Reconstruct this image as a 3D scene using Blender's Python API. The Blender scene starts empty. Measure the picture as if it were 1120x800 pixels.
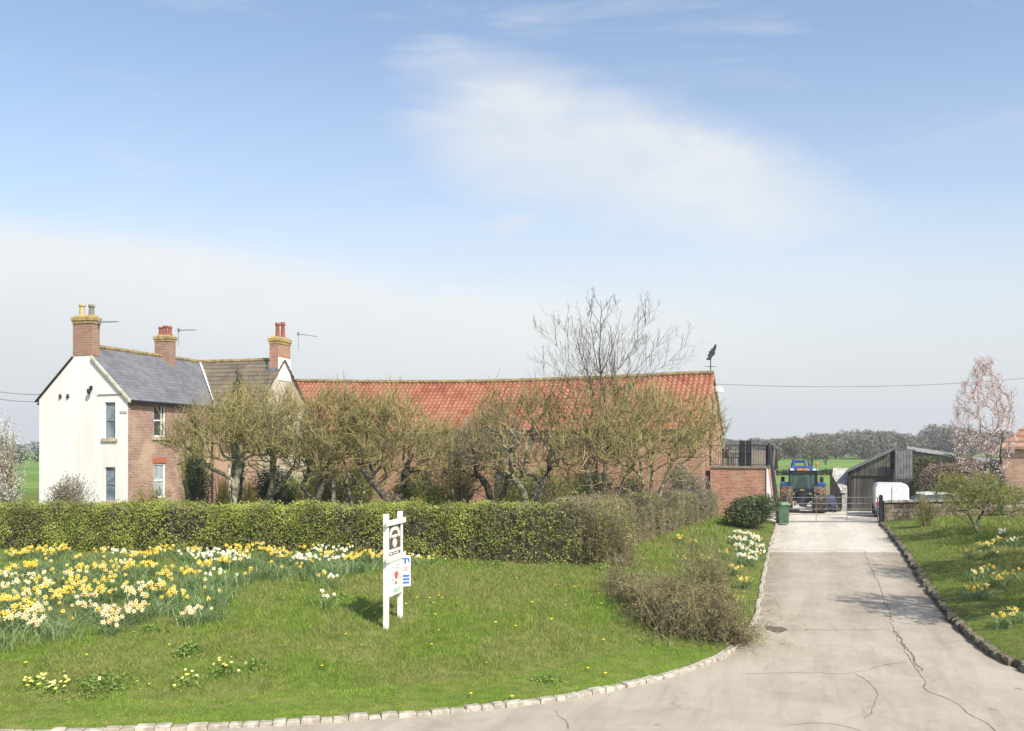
import bpy, math, random
import numpy as np
from mathutils import Vector
R = math.radians
scene = bpy.context.scene
COL = scene.collection
rng = np.random.default_rng(7)
EYE = 4.5
HZ = 488.0          # horizon row of the 1120x800 photograph, focal length 1000 px

# ------------------------------------------------------------------ materials
MATS = {}
class NT:
    """tiny helper round a node tree"""
    def __init__(s, nt):
        s.nt = nt; s.n = nt.nodes; s.l = nt.links
    def new(s, t, **kw):
        n = s.n.new(t)
        for k, v in kw.items(): setattr(n, k, v)
        return n
    def put(s, sock, v):
        if v is None: return
        if hasattr(v, 'is_linked') or isinstance(v, bpy.types.NodeSocket): s.l.new(v, sock)
        else: sock.default_value = v
    def math(s, op, a, b=None, c=None, clamp=False):
        n = s.new('ShaderNodeMath', operation=op, use_clamp=clamp)
        for i, v in enumerate((a, b, c)):
            if v is not None: s.put(n.inputs[i], v)
        return n.outputs[0]
    def mix(s, f, a, b, blend='MIX'):
        n = s.new('ShaderNodeMix', data_type='RGBA', blend_type=blend)
        s.put(n.inputs[0], f)
        for i, v in ((6, a), (7, b)):
            if isinstance(v, (tuple, list)): v = (v[0], v[1], v[2], 1.0)
            s.put(n.inputs[i], v)
        return n.outputs[2]
    def noise(s, vec, scale, detail=4, rough=.55, dist=0.0, dim='3D'):
        n = s.new('ShaderNodeTexNoise', noise_dimensions=dim)
        if vec is not None: s.l.new(vec, n.inputs['Vector'])
        n.inputs['Scale'].default_value = scale; n.inputs['Detail'].default_value = detail
        n.inputs['Roughness'].default_value = rough; n.inputs['Distortion'].default_value = dist
        return n.outputs[0]
    def ss(s, v, lo, hi):
        n = s.new('ShaderNodeMapRange', interpolation_type='SMOOTHSTEP')
        s.put(n.inputs[0], v)
        n.inputs[1].default_value = lo; n.inputs[2].default_value = hi
        return n.outputs[0]
    def scale(s, vec, x, y, z):
        n = s.new('ShaderNodeVectorMath', operation='MULTIPLY'); s.l.new(vec, n.inputs[0])
        n.inputs[1].default_value = (x, y, z); return n.outputs[0]

def mk(name, rough=.8, spec=.3):
    m = bpy.data.materials.new(name); m.use_nodes = True
    t = NT(m.node_tree); b = t.n['Principled BSDF']
    b.inputs['Roughness'].default_value = rough
    b.inputs['Specular IOR Level'].default_value = spec
    MATS[name] = m
    return m, t, b

def plain(name, c, rough=.7, spec=.3, var=.18, nscale=6, metal=0.0, bump=0.0, c2=None, lo=.4, hi=.62):
    """one colour (or two) broken up by noise in world space"""
    m, t, b = mk(name, rough, spec)
    g = t.new('ShaderNodeNewGeometry').outputs['Position']
    f = t.ss(t.noise(g, nscale, 5, .6), lo, hi)
    if c2 is None: c2 = tuple(min(1, x * (1 + var)) for x in c); c = tuple(x * (1 - var) for x in c)
    t.l.new(t.mix(f, c, c2), b.inputs['Base Color'])
    b.inputs['Metallic'].default_value = metal
    if bump:
        bp = t.new('ShaderNodeBump'); bp.inputs['Strength'].default_value = bump; bp.inputs['Distance'].default_value = .02
        t.l.new(t.noise(g, nscale * 6, 4), bp.inputs['Height']); t.l.new(bp.outputs[0], b.inputs['Normal'])
    return m

def leafy(name, cols, rough=.55, big=.5, trans=.25, spec=.25, mixn=.45):
    """leaf / twig colour varied piece by piece (each leaf is an island) and in soft patches"""
    m, t, b = mk(name, rough, spec)
    geo = t.new('ShaderNodeNewGeometry')
    ramp = t.new('ShaderNodeValToRGB'); e = ramp.color_ramp.elements
    while len(e) < len(cols): e.new(.5)
    for i, c in enumerate(cols):
        e[i].position = i / max(1, len(cols) - 1); e[i].color = (*c, 1)
    nz = t.noise(geo.outputs['Position'], big, 4, .6)
    f = t.math('ADD', t.math('MULTIPLY', geo.outputs['Random Per Island'], 1 - mixn), t.math('MULTIPLY', t.ss(nz, .3, .7), mixn))
    t.l.new(f, ramp.inputs[0]); t.l.new(ramp.outputs[0], b.inputs['Base Color'])
    if trans:
        tr = t.new('ShaderNodeBsdfTranslucent'); t.l.new(ramp.outputs[0], tr.inputs[0])
        mx = t.new('ShaderNodeMixShader'); mx.inputs[0].default_value = trans
        t.l.new(b.outputs[0], mx.inputs[1]); t.l.new(tr.outputs[0], mx.inputs[2])
        t.l.new(mx.outputs[0], t.n['Material Output'].inputs[0])
    return m

def brick(name, c1, c2, mortar, w=.225, h=.075, msize=.011, patch=None, pscale=.5, bumpd=.006, lo=.5, hi=.7):
    m, t, b = mk(name, .88, .2)
    uv = t.new('ShaderNodeUVMap').outputs[0]
    bt = t.new('ShaderNodeTexBrick'); t.l.new(uv, bt.inputs['Vector'])
    bt.inputs['Color1'].default_value = (*c1, 1); bt.inputs['Color2'].default_value = (*c2, 1)
    bt.inputs['Mortar'].default_value = (*mortar, 1); bt.inputs['Scale'].default_value = 1
    bt.inputs['Brick Width'].default_value = w; bt.inputs['Row Height'].default_value = h
    bt.inputs['Mortar Size'].default_value = msize; bt.inputs['Mortar Smooth'].default_value = .3
    g = t.new('ShaderNodeNewGeometry').outputs['Position']
    n1 = t.ss(t.noise(g, 2.2, 6, .65), .25, .75)
    col = t.mix(t.math('MULTIPLY', n1, .35), bt.outputs[0], (c1[0] * .45, c1[1] * .45, c1[2] * .5))
    if patch:
        n2 = t.ss(t.noise(g, pscale, 5, .6, .4), lo, hi)
        col = t.mix(t.math('MULTIPLY', n2, .75), col, patch)
    t.l.new(col, b.inputs['Base Color'])
    bp = t.new('ShaderNodeBump'); bp.inputs['Strength'].default_value = .6; bp.inputs['Distance'].default_value = bumpd
    t.l.new(bt.outputs[1], bp.inputs['Height']); bp.invert = True
    t.l.new(bp.outputs[0], b.inputs['Normal'])
    return m

def tiles(name, cols, lichen=None, lo=.55, hi=.72, lamt=.7, lscale=1.2, rough=.85, pert=.6):
    """roof tiles: one shade per tile (uv counts tiles), lichen in patches"""
    m, t, b = mk(name, rough, .25)
    uv = t.new('ShaderNodeUVMap').outputs[0]
    fl = t.new('ShaderNodeVectorMath', operation='FLOOR'); t.l.new(uv, fl.inputs[0])
    wn = t.new('ShaderNodeTexWhiteNoise', noise_dimensions='2D'); t.l.new(fl.outputs[0], wn.inputs['Vector'])
    g = t.new('ShaderNodeNewGeometry').outputs['Position']
    ramp = t.new('ShaderNodeValToRGB'); e = ramp.color_ramp.elements
    while len(e) < len(cols): e.new(.5)
    for i, c in enumerate(cols): e[i].position = i / (len(cols) - 1); e[i].color = (*c, 1)
    f = t.math('ADD', t.math('MULTIPLY', wn.outputs[0], pert), t.math('MULTIPLY', t.ss(t.noise(g, .5, 6, .65), .3, .7), 1 - pert))
    t.l.new(f, ramp.inputs[0]); col = ramp.outputs[0]
    if lichen:
        n2 = t.ss(t.noise(g, lscale, 7, .7, .3), lo, hi)
        col = t.mix(t.math('MULTIPLY', n2, lamt), col, lichen)
    t.l.new(col, b.inputs['Base Color'])
    return m

# ------------------------------------------------------------------ mesh building
OFF = {}
def tagm(o, label=None, cat=None, group=None, kind=None):
    if label: o['label'] = label
    if cat: o['category'] = cat
    if group: o['group'] = group
    if kind: o['kind'] = kind
    return o

def thing(name, label, cat, loc, group=None):
    o = bpy.data.objects.new(name, None); COL.objects.link(o)
    o.empty_display_size = .2
    o.location = loc; OFF[o.name] = np.array(loc, float)
    return tagm(o, label, cat, group)

def link(name, me, parent=None, loc=None):
    o = bpy.data.objects.new(name, me); COL.objects.link(o)
    if parent is not None:
        o.parent = parent; OFF[o.name] = OFF[parent.name]
    elif loc is not None:
        o.location = loc; OFF[o.name] = np.array(loc, float)
    else: OFF[o.name] = np.zeros(3)
    return o

def arrays_mesh(name, V, F, mats, midx=None, parent=None, loc=None, smooth=False, uv=None):
    """V Nx3 world coordinates, F MxK faces of one size"""
    V = np.asarray(V, np.float64); F = np.asarray(F, np.int64)
    off = OFF[parent.name] if parent is not None else (np.array(loc, float) if loc is not None else np.zeros(3))
    me = bpy.data.meshes.new(name)
    me.vertices.add(len(V)); me.vertices.foreach_set('co', (V - off).astype(np.float32).ravel())
    k = F.shape[1]; n = len(F)
    me.loops.add(n * k); me.loops.foreach_set('vertex_index', F.astype(np.int32).ravel())
    me.polygons.add(n); me.polygons.foreach_set('loop_start', np.arange(0, n * k, k, dtype=np.int32))
    try: me.polygons.foreach_set('loop_total', np.full(n, k, np.int32))
    except Exception: pass
    for m in mats: me.materials.append(m)
    if midx is not None: me.polygons.foreach_set('material_index', np.asarray(midx, np.int32))
    me.polygons.foreach_set('use_smooth', np.full(n, smooth, bool))
    if uv is not None:
        u = me.uv_layers.new(name='UVMap'); u.data.foreach_set('uv', np.asarray(uv, np.float32).ravel())
    me.update(calc_edges=True); me.validate()
    return link(name, me, parent, loc)

class MB:
    def __init__(s): s.v = []; s.f = []; s.m = []; s.uv = []
    def add(s, vs, fs, mat=0, uvs=None):
        o = len(s.v); s.v += [tuple(map(float, p)) for p in vs]
        for i, f in enumerate(fs):
            s.f.append(tuple(o + k for k in f)); s.m.append(mat)
            s.uv.append(uvs[i] if uvs else None)
        return s
    def box(s, F, u0, u1, t0, t1, z0, z1, mat=0, tb=0.0, taper=None):
        """box in frame F; tb insets the top rectangle"""
        q = [(u0, t0, z0), (u1, t0, z0), (u1, t1, z0), (u0, t1, z0),
             (u0 + tb, t0 + tb, z1), (u1 - tb, t0 + tb, z1), (u1 - tb, t1 - tb, z1), (u0 + tb, t1 - tb, z1)]
        return s.add([F(*p) for p in q], [(3, 2, 1, 0), (4, 5, 6, 7), (0, 1, 5, 4), (1, 2, 6, 5), (2, 3, 7, 6), (3, 0, 4, 7)], mat)
    def quad(s, a, b, c, d, mat=0, uvs=None): return s.add([a, b, c, d], [(0, 1, 2, 3)], mat, [uvs] if uvs else None)
    def slab(s, poly, n, th, mat=0):
        """polygon with thickness th along -n"""
        k = len(poly); n = np.array(n, float); P = [np.array(p, float) for p in poly]
        vs = P + [p - n * th for p in P]
        fs = [tuple(range(k)), tuple(range(2 * k - 1, k - 1, -1))] + [(i, k + i, k + (i + 1) % k, (i + 1) % k) for i in range(k)]
        return s.add(vs, fs, mat)
    def tube(s, pts, r, n=6, mat=0, cap=True):
        P = [np.array(p, float) for p in pts]; k = len(P)
        rs = r if hasattr(r, '__len__') else [r] * k
        vs = []
        for i in range(k):
            t = P[min(i + 1, k - 1)] - P[max(i - 1, 0)]; t /= (np.linalg.norm(t) + 1e-9)
            ref = np.array([0, 0, 1.]) if abs(t[2]) < .9 else np.array([1., 0, 0])
            a = np.cross(t, ref); a /= np.linalg.norm(a); b = np.cross(t, a)
            vs += [P[i] + rs[i] * (math.cos(2 * math.pi * j / n) * a + math.sin(2 * math.pi * j / n) * b) for j in range(n)]
        fs = [(i * n + j, i * n + (j + 1) % n, (i + 1) * n + (j + 1) % n, (i + 1) * n + j) for i in range(k - 1) for j in range(n)]
        if cap: fs += [tuple(range(n - 1, -1, -1)), tuple(range((k - 1) * n, k * n))]
        return s.add(vs, fs, mat)
    def lathe(s, c, axis, prof, n=20, mat=0):
        """prof: list of (radius, height along axis)"""
        c = np.array(c, float); ax = np.array(axis, float); ax /= np.linalg.norm(ax)
        ref = np.array([0, 0, 1.]) if abs(ax[2]) < .9 else np.array([1., 0, 0])
        a = np.cross(ax, ref); a /= np.linalg.norm(a); b = np.cross(ax, a)
        vs = []
        for r, h in prof:
            vs += [c + ax * h + r * (math.cos(2 * math.pi * j / n) * a + math.sin(2 * math.pi * j / n) * b) for j in range(n)]
        k = len(prof)
        fs = [(i * n + j, i * n + (j + 1) % n, (i + 1) * n + (j + 1) % n, (i + 1) * n + j) for i in range(k - 1) for j in range(n)]
        fs += [tuple(range(n - 1, -1, -1)), tuple(range((k - 1) * n, k * n))]
        return s.add(vs, fs, mat)
    def build(s, name, mats, parent=None, loc=None, smooth=False, bevel=0):
        if not isinstance(mats, (list, tuple)): mats = [mats]
        off = OFF[parent.name] if parent is not None else (np.array(loc, float) if loc is not None else np.zeros(3))
        V = np.array(s.v); me = bpy.data.meshes.new(name)
        me.from_pydata((V - off).tolist(), [], s.f)
        for m in mats: me.materials.append(m)
        me.polygons.foreach_set('material_index', np.array(s.m, np.int32))
        me.polygons.foreach_set('use_smooth', np.full(len(s.f), smooth, bool))
        uv = me.uv_layers.new(name='UVMap').data
        li = 0
        for fi, f in enumerate(s.f):
            P = V[list(f)]
            if s.uv[fi] is not None:
                for k in range(len(f)): uv[li + k].uv = s.uv[fi][k]
            else:
                n = np.zeros(3)
                for k in range(len(f)): n += np.cross(P[k], P[(k + 1) % len(f)])
                L = np.linalg.norm(n); n = n / L if L > 1e-12 else np.array([0, 0, 1.])
                if abs(n[2]) > .95: t = np.array([1., 0, 0])
                else: t = np.cross([0, 0, 1.], n); t /= np.linalg.norm(t)
                w = np.cross(n, t)
                for k in range(len(f)): uv[li + k].uv = (P[k] @ t, P[k] @ w)
            li += len(f)
        me.update()
        o = link(name, me, parent, loc)
        if bevel:
            b = o.modifiers.new('bevel', 'BEVEL'); b.width = bevel; b.segments = 2; b.limit_method = 'ANGLE'
        return o

def frame(ox, oy, deg, oz=0.0):
    c, s_ = math.cos(R(deg)), math.sin(R(deg))
    return lambda u, t, z: (ox + u * c + t * s_, oy - u * s_ + t * c, oz + z)
WF = frame(0, 0, 0)

def at(px, py, D): return ((px - 560) / 1000 * D, D, EYE + (HZ - py) / 1000 * D)
def X(px, D): return (px - 560) / 1000 * D
def Z(py, D): return EYE + (HZ - py) / 1000 * D

# ------------------------------------------------------------------ ground
def zr(y): return .6 * np.clip((np.asarray(y, float) - 18) / 27, 0, 1)
LEFT = np.array([(-120, 11.6), (-40, 12.4), (-15, 13.3), (-6.97, 14.22), (-3.8, 14.66), (-1.67, 15.15), (0, 15.7), (1.3, 16.35), (2.4, 17.2), (3.64, 18.25), (4.66, 19.45),
                 (5.5, 21.2), (6.0, 22.5), (6.9, 25.3), (8.6, 30.9), (11.25, 39.3), (13.2, 45.3), (13.45, 46.6)])
RIGHT = np.array([(18.45, 46.1), (17.5, 42.9), (15.1, 35.4), (12.95, 29.1), (11.7, 25.3), (10.75, 22.3), (10.35, 20.5), (10.15, 19.1), (10.15, 18), (10.45, 16.8), (11.5, 15.6), (14, 14.9), (22, 14.3), (60, 13.4), (120, 12.6)])
def chaikin(P, n=2):
    for _ in range(n):
        Q = [P[0]]
        for a, b in zip(P[:-1], P[1:]): Q += [a * .75 + b * .25, a * .25 + b * .75]
        P = np.array(Q + [P[-1]])
    return P
LEFT = chaikin(LEFT, 2); RIGHT = chaikin(RIGHT, 2)
YARD = np.array([(13.6, 48.0), (14.2, 66), (46, 66), (46, 46.9), (18.6, 46.9)])
POLY = np.vstack([LEFT, YARD, RIGHT, [(120, -60), (-120, -60)]])
def sdist(x, y):
    """signed distance to the paved area, positive on the grass"""
    x = np.asarray(x, float).ravel(); y = np.asarray(y, float).ravel()
    out = np.empty(len(x))
    A = POLY; B = np.roll(POLY, -1, 0)
    for s in range(0, len(x), 20000):
        px = x[s:s + 20000, None]; py = y[s:s + 20000, None]
        dx, dy = (B - A)[:, 0], (B - A)[:, 1]
        t = np.clip(((px - A[:, 0]) * dx + (py - A[:, 1]) * dy) / (dx * dx + dy * dy + 1e-12), 0, 1)
        d = np.sqrt(((px - A[:, 0] - t * dx) ** 2 + (py - A[:, 1] - t * dy) ** 2)).min(1)
        cr = ((A[:, 1] > py) != (B[:, 1] > py)) & (px < (B[:, 0] - A[:, 0]) * (py - A[:, 1]) / (B[:, 1] - A[:, 1] + 1e-12) + A[:, 0])
        ins = cr.sum(1) % 2 == 1
        out[s:s + 20000] = np.where(ins, -d, d)
    return out
def lump(x, y):
    return .5 * np.sin(x * .83 + 1.3 * np.sin(y * .41)) * np.sin(y * .77 + .9 * np.sin(x * .53)) + .3 * np.sin(x * 2.1 + y * 1.3 + 2 * np.sin(y * .9)) + .2 * np.sin(x * 4.3 - y * 3.1)
def gz(x, y, d=None):
    x = np.asarray(x, float); y = np.asarray(y, float); sh = np.broadcast(x, y).shape
    x, y = np.broadcast_arrays(x, y); x = x.ravel(); y = y.ravel()
    if d is None: d = sdist(x, y)
    base = zr(y)
    left = x < np.interp(y, [14, 22, 46, 60], [4, 8.3, 15.8, 18])
    rl = np.interp(d, [0, .25, 1.5, 4.3, 11, 20], [-.06, .085, .13, .64, .97, 1.02]) * (1 - .75 * base)
    rr = np.interp(d, [0, .25, .6, 3, 8, 15], [-.06, .11, .19, .78, 1.35, 1.55]) * (1 - .6 * base)
    z = base + np.where(left, rl, rr) + np.where(d > .6, .035 * lump(x, y), 0) * np.clip(d - .6, 0, 1)
    far = np.clip((y - 62) / 30, 0, 1)
    z = z * (1 - far) + (.75 + .15 * np.sin(x * .03) * np.sin(y * .025)) * far
    z = np.where(d < 0, base - .07, z)
    return z.reshape(sh)
def gz1(x, y): return float(gz(np.array([x]), np.array([y]))[0])
def hit(px, py, h=0.0, d0=13.0, d1=60.0):
    D = np.linspace(d0, d1, 1200)
    z = EYE + (HZ - py) / 1000 * D
    g = gz((px - 560) / 1000 * D, D) + h
    i = int(np.argmax(z <= g)) if (z <= g).any() else len(D) - 1
    return ((px - 560) / 1000 * D[i], D[i], float(g[i] - h))
# ------------------------------------------------------------------ plants: generators
def leaf_quads(C, size, rg, up=.0, aspect=.55):
    """small pointed leaf faces at centres C, random attitudes"""
    n = len(C); size = np.broadcast_to(size, (n,)) * rg.uniform(.7, 1.3, n)
    N = rg.normal(size=(n, 3)); N[:, 2] += up; N /= np.linalg.norm(N, axis=1, keepdims=True)
    T = rg.normal(size=(n, 3)); T -= (T * N).sum(1, keepdims=True) * N; T /= np.linalg.norm(T, axis=1, keepdims=True)
    B = np.cross(N, T); h = size[:, None]
    V = np.stack([C - T * h * .5, C + B * h * .5 * aspect, C + T * h * .5, C - B * h * .5 * aspect], 1).reshape(-1, 3)
    F = np.arange(4 * n).reshape(n, 4)
    return V, F

def seg_tubes(A, B, ra, rb, TA, TB, n=4):
    """one tapered prism per segment, ring planes set by the node tangents"""
    def ring(P, T, r):
        ref = np.where(np.abs(T[:, 2:3]) < .9, np.array([[0, 0, 1.]]), np.array([[1., 0, 0]]))
        a = np.cross(T, ref); a /= np.linalg.norm(a, axis=1, keepdims=True) + 1e-9; b = np.cross(T, a)
        th = np.arange(n) * 2 * np.pi / n
        return P[:, None] + r[:, None, None] * (np.cos(th)[None, :, None] * a[:, None] + np.sin(th)[None, :, None] * b[:, None])
    V = np.concatenate([ring(A, TA, ra), ring(B, TB, rb)], 1)
    m = len(A); base = (np.arange(m) * 2 * n)[:, None]
    F = np.concatenate([np.stack([base[:, 0] + j, base[:, 0] + (j + 1) % n, base[:, 0] + n + (j + 1) % n, base[:, 0] + n + j], 1) for j in range(n)])
    return V.reshape(-1, 3), F

def skeleton(rg, trunks, targets, step=.28, wig=.05, up=.6, lk=.22, p=2.2, r0=.006, rbase=.13, arch=.12):
    """branch system that reaches every target; trunks: list of polylines from the ground"""
    P = []; par = []; L = []
    for t in trunks:
        for i, q in enumerate(t):
            P.append(np.array(q, float)); par.append(-1 if i == 0 else len(P) - 2)
            L.append(0. if i == 0 else L[-1] + np.linalg.norm(P[-1] - P[-2]))
    nb = len(P)
    buf = np.zeros((60000, 3)); lb = np.zeros(60000); buf[:nb] = P; lb[:nb] = L; n = nb
    can = np.ones(60000, bool)
    k = 0
    for t in trunks:                       # nothing grows from the foot of a trunk
        can[k:k + max(1, len(t) // 2)] = False; k += len(t)
    fork = np.mean([t[-1] for t in trunks], 0)
    order = np.argsort(np.linalg.norm(targets - fork, axis=1) * rg.uniform(.85, 1.15, len(targets)))
    for ti in order:
        t = targets[ti]
        d = np.linalg.norm(buf[:n] - t, axis=1)
        sc = d + lk * lb[:n] + up * np.maximum(0, buf[:n, 2] - t[2]) + np.where(can[:n], 0, 1e3)
        i = int(np.argmin(sc)); a = buf[i].copy(); D = d[i]
        if D < .05: continue
        m = max(1, int(D / step)); prev = i
        bend = rg.normal(size=3) * wig * D; bend[2] = abs(bend[2]) * .3 - arch * D
        for j in range(1, m + 1):
            f = j / m
            q = a + (t - a) * f + bend * math.sin(math.pi * f) + (rg.normal(size=3) * wig * step if j < m else 0)
            buf[n] = q; par.append(prev); lb[n] = lb[prev] + np.linalg.norm(q - buf[prev]); prev = n; n += 1
            if n >= 59990: break
        if n >= 59990: break
    P = buf[:n]; par = np.array(par)
    acc = np.zeros(n); kids = np.zeros(n, int)
    for i in range(n - 1, -1, -1):
        if acc[i] == 0: acc[i] = 1.0
        if par[i] >= 0: acc[par[i]] += acc[i] if True else 0; kids[par[i]] += 1
    r = acc ** (1 / p); r = (r - 1) / (r.max() - 1 + 1e-9)
    rad = r0 + (rbase - r0) * r
    return P, par, rad, kids

def skel_mesh(P, par, rad, sel, n=4):
    idx = np.nonzero(sel & (par >= 0))[0]; pa = par[idx]
    T = np.zeros_like(P); ok = par >= 0
    T[ok] = P[ok] - P[par[ok]]
    T[~ok] = (0, 0, 1); T /= np.linalg.norm(T, axis=1, keepdims=True) + 1e-9
    ra = np.minimum(rad[pa], rad[idx] * 1.35)
    return seg_tubes(P[pa], P[idx], ra, rad[idx], T[pa], T[idx], n)

def shoots(rg, P, rad, num, l0, l1, upw=.9, rmax=.03, r=.006, spread=.6, zmin=None):
    c = np.nonzero((rad < rmax) & (P[:, 2] > (zmin if zmin is not None else -9)))[0]
    if len(c) == 0: return None
    i = rg.choice(c, num); A = P[i]
    D = rg.normal(size=(num, 3)) * spread; D[:, 2] += upw; D /= np.linalg.norm(D, axis=1, keepdims=True)
    ln = rg.uniform(l0, l1, num)[:, None]; M = A + D * ln * .5; D2 = D + rg.normal(size=(num, 3)) * .18; E = M + D2 * ln * .5
    rr = np.full(num, r)
    V1, F1 = seg_tubes(A, M, rr, rr * .8, D, D2, 3); V2, F2 = seg_tubes(M, E, rr * .8, rr * .4, D2, D2, 3)
    return np.vstack([V1, V2]), np.vstack([F1, F2 + len(V1)]), np.vstack([A + (M - A) * rg.uniform(0, 1, (num, 1)), M + (E - M) * rg.uniform(0, 1, (num, 1))])

def merge(parts):
    V = []; F = []; M = []; o = 0
    for v, f, m in parts:
        V.append(v); F.append(f + o); M.append(np.full(len(f), m)); o += len(v)
    return np.vstack(V), np.vstack(F), np.concatenate(M)

def crown_targets(rg, c, rx, ry, z0, z1, n, hollow=.35, flat=1.0):
    """points in the upper part of an ellipsoid crown, thinned in its middle"""
    out = []
    c = np.array(c, float); zc = (z0 + z1) / 2; rz = (z1 - z0) / 2
    lob = rg.normal(size=(5, 3)); lob /= np.linalg.norm(lob, axis=1, keepdims=True)
    while len(out) < n:
        q = rg.uniform(-1, 1, 3); d = np.linalg.norm(q)
        lim = .62 + .52 * max(0, (lob @ (q / (d + 1e-9))).max() - .5) / .5
        if d > lim or (d < hollow and rg.random() < .7): continue
        out.append((c[0] + q[0] * rx, c[1] + q[1] * ry, zc + q[2] * rz))
    return np.array(out)

def make_tree(label, cat, name, base, trunks, targets, barks, leafm, nleaf, lsize, seed, group=None, shoot=(900, .2, .6), rbase=.13, wig=.05, up=.6,
              r0=.006, sr=.006, arch=.12, leafup=.3, split=.03, jitter=.06, crown_name='crown', lk=.22, shoot_up=.9, lshoot=.5, p_=2.2):
    rg = np.random.default_rng(seed)
    P, par, rad, kids = skeleton(rg, trunks, targets, wig=wig, up=up, rbase=rbase, r0=r0, arch=arch, lk=lk, p=p_)
    t = thing(name, label, cat, base, group)
    big = rad >= split
    V, F = skel_mesh(P, par, rad, big, 7)
    arrays_mesh('trunk', V, F, [barks[0]], parent=t, smooth=True)
    parts = []
    V, F = skel_mesh(P, par, rad, ~big, 4); parts.append((V, F, 0))
    pts = P[~big] if (~big).any() else P
    if shoot and shoot[0]:
        s = shoots(rg, P, rad, shoot[0], shoot[1], shoot[2], upw=shoot_up, r=sr, zmin=np.percentile(P[:, 2], 20))
        if s: parts.append((s[0], s[1], 0)); sp = s[2]
        else: sp = pts
    else: sp = pts
    if nleaf:
        k = int(nleaf * lshoot)
        C = np.vstack([sp[rg.integers(0, len(sp), k)], pts[rg.integers(0, len(pts), nleaf - k)]]) + rg.normal(size=(nleaf, 3)) * jitter
        V, F = leaf_quads(C, lsize, rg, leafup); parts.append((V, F, 1))
    V, F, M = merge(parts)
    arrays_mesh(crown_name, V, F, [barks[1], leafm], M, parent=t)
    return t

def blob_shrub(name, label, base, rx, ry, h, leafm, twigm, nleaf, lsize, seed, group=None, lobes=9, twigs=160, skirt=.1, shell=.55, leafup=.5, jag=.16, pointed=0.0):
    """a shrub: twigs from the foot, leaves in uneven lobes"""
    rg = np.random.default_rng(seed); b = np.array(base, float)
    t = thing(name, label, {'conifer': 'conifer', 'yew': 'yew', 'blossom_bush': 'blossom bush'}.get(name, 'shrub'), base, group)
    lc = []
    for i in range(lobes):
        a = rg.uniform(0, 2 * math.pi); q = rg.uniform(.15, .75); zz = rg.uniform(.28, .8)
        w = (1 - zz * pointed)
        lc.append((math.cos(a) * q * rx * w, math.sin(a) * q * ry * w, zz * h, rg.uniform(.28, .5) * (1 - .5 * pointed * zz)))
    lc.append((0, 0, h * .5, .55)); lc = np.array(lc)
    k = rg.integers(0, len(lc), nleaf); d = rg.normal(size=(nleaf, 3)); d /= np.linalg.norm(d, axis=1, keepdims=True)
    rr = rg.uniform(shell, 1, nleaf) ** .6
    rr = rr * (1 + jag * rg.normal(size=nleaf))
    C = np.stack([lc[k, 0] + d[:, 0] * rr * lc[k, 3] * rx, lc[k, 1] + d[:, 1] * rr * lc[k, 3] * ry, lc[k, 2] + d[:, 2] * rr * lc[k, 3] * h * .75], 1)
    C[:, 2] = np.where(C[:, 2] < skirt, rg.uniform(.0, h * .4, nleaf), C[:, 2])
    V, F = leaf_quads(b + C, lsize, rg, leafup); arrays_mesh('foliage', V, F, [leafm], parent=t)
    n = twigs; A = np.zeros((n, 3)); A[:, :2] = rg.normal(size=(n, 2)) * .12 * np.array([rx, ry])
    E = C[rg.integers(0, nleaf, n)] * 1.02; M = (A + E) * .5; M[:, 2] *= 1.15
    ra = np.full(n, .014)
    V1, F1 = seg_tubes(b + A, b + M, ra, ra * .7, M - A, E - A, 4); V2, F2 = seg_tubes(b + M, b + E, ra * .7, ra * .25, E - A, E - M, 4)
    arrays_mesh('stems', np.vstack([V1, V2]), np.vstack([F1, F2 + len(V1)]), [twigm], parent=t)
    return t

# ------------------------------------------------------------------ materials
M_grassbase, t_, b_ = mk('grass ground', .95, .1)
g_ = t_.new('ShaderNodeNewGeometry').outputs['Position']
n1_ = t_.ss(t_.noise(g_, .55, 6, .65), .38, .66); n2_ = t_.ss(t_.noise(g_, 4, 5, .6), .3, .7)
c_ = t_.mix(n1_, (.13, .175, .03), (.20, .18, .065)); c_ = t_.mix(n2_, c_, (.085, .12, .022))
sp_ = t_.new('ShaderNodeSeparateXYZ'); t_.l.new(g_, sp_.inputs[0])
far_ = t_.ss(sp_.outputs[1], 62, 80)
fn_ = t_.ss(t_.noise(t_.scale(g_, .012, .03, .01), 1, 3), .4, .6)
c_ = t_.mix(far_, c_, t_.mix(t_.ss(t_.noise(t_.scale(g_, .004, .022, .01), 1, 2), .56, .6), t_.mix(fn_, (.11, .20, .03), (.17, .25, .055)), (.26, .225, .12)))
t_.l.new(c_, b_.inputs['Base Color'])

M_blade, t_, b_ = mk('grass blade', .6, .2)
geo_ = t_.new('ShaderNodeNewGeometry'); g_ = geo_.outputs['Position']
n1_ = t_.ss(t_.noise(g_, .42, 7, .72), .39, .56)
n2_ = t_.ss(t_.noise(g_, 3.2, 4, .6), .35, .68)
ra_ = geo_.outputs['Random Per Island']
gr_ = t_.mix(ra_, (.145, .25, .026), (.335, .45, .07))
st_ = t_.mix(ra_, (.26, .245, .07), (.47, .41, .18))
c_ = t_.mix(t_.math('MULTIPLY', n1_, .68), gr_, st_)
c_ = t_.mix(t_.math('MULTIPLY', n2_, .4), c_, (.10, .17, .024))
t_.l.new(c_, b_.inputs['Base Color'])
tr_ = t_.new('ShaderNodeBsdfTranslucent'); t_.l.new(c_, tr_.inputs[0])
mx_ = t_.new('ShaderNodeMixShader'); mx_.inputs[0].default_value = .38
t_.l.new(b_.outputs[0], mx_.inputs[1]); t_.l.new(tr_.outputs[0], mx_.inputs[2]); t_.l.new(mx_.outputs[0], t_.n['Material Output'].inputs[0])

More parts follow.
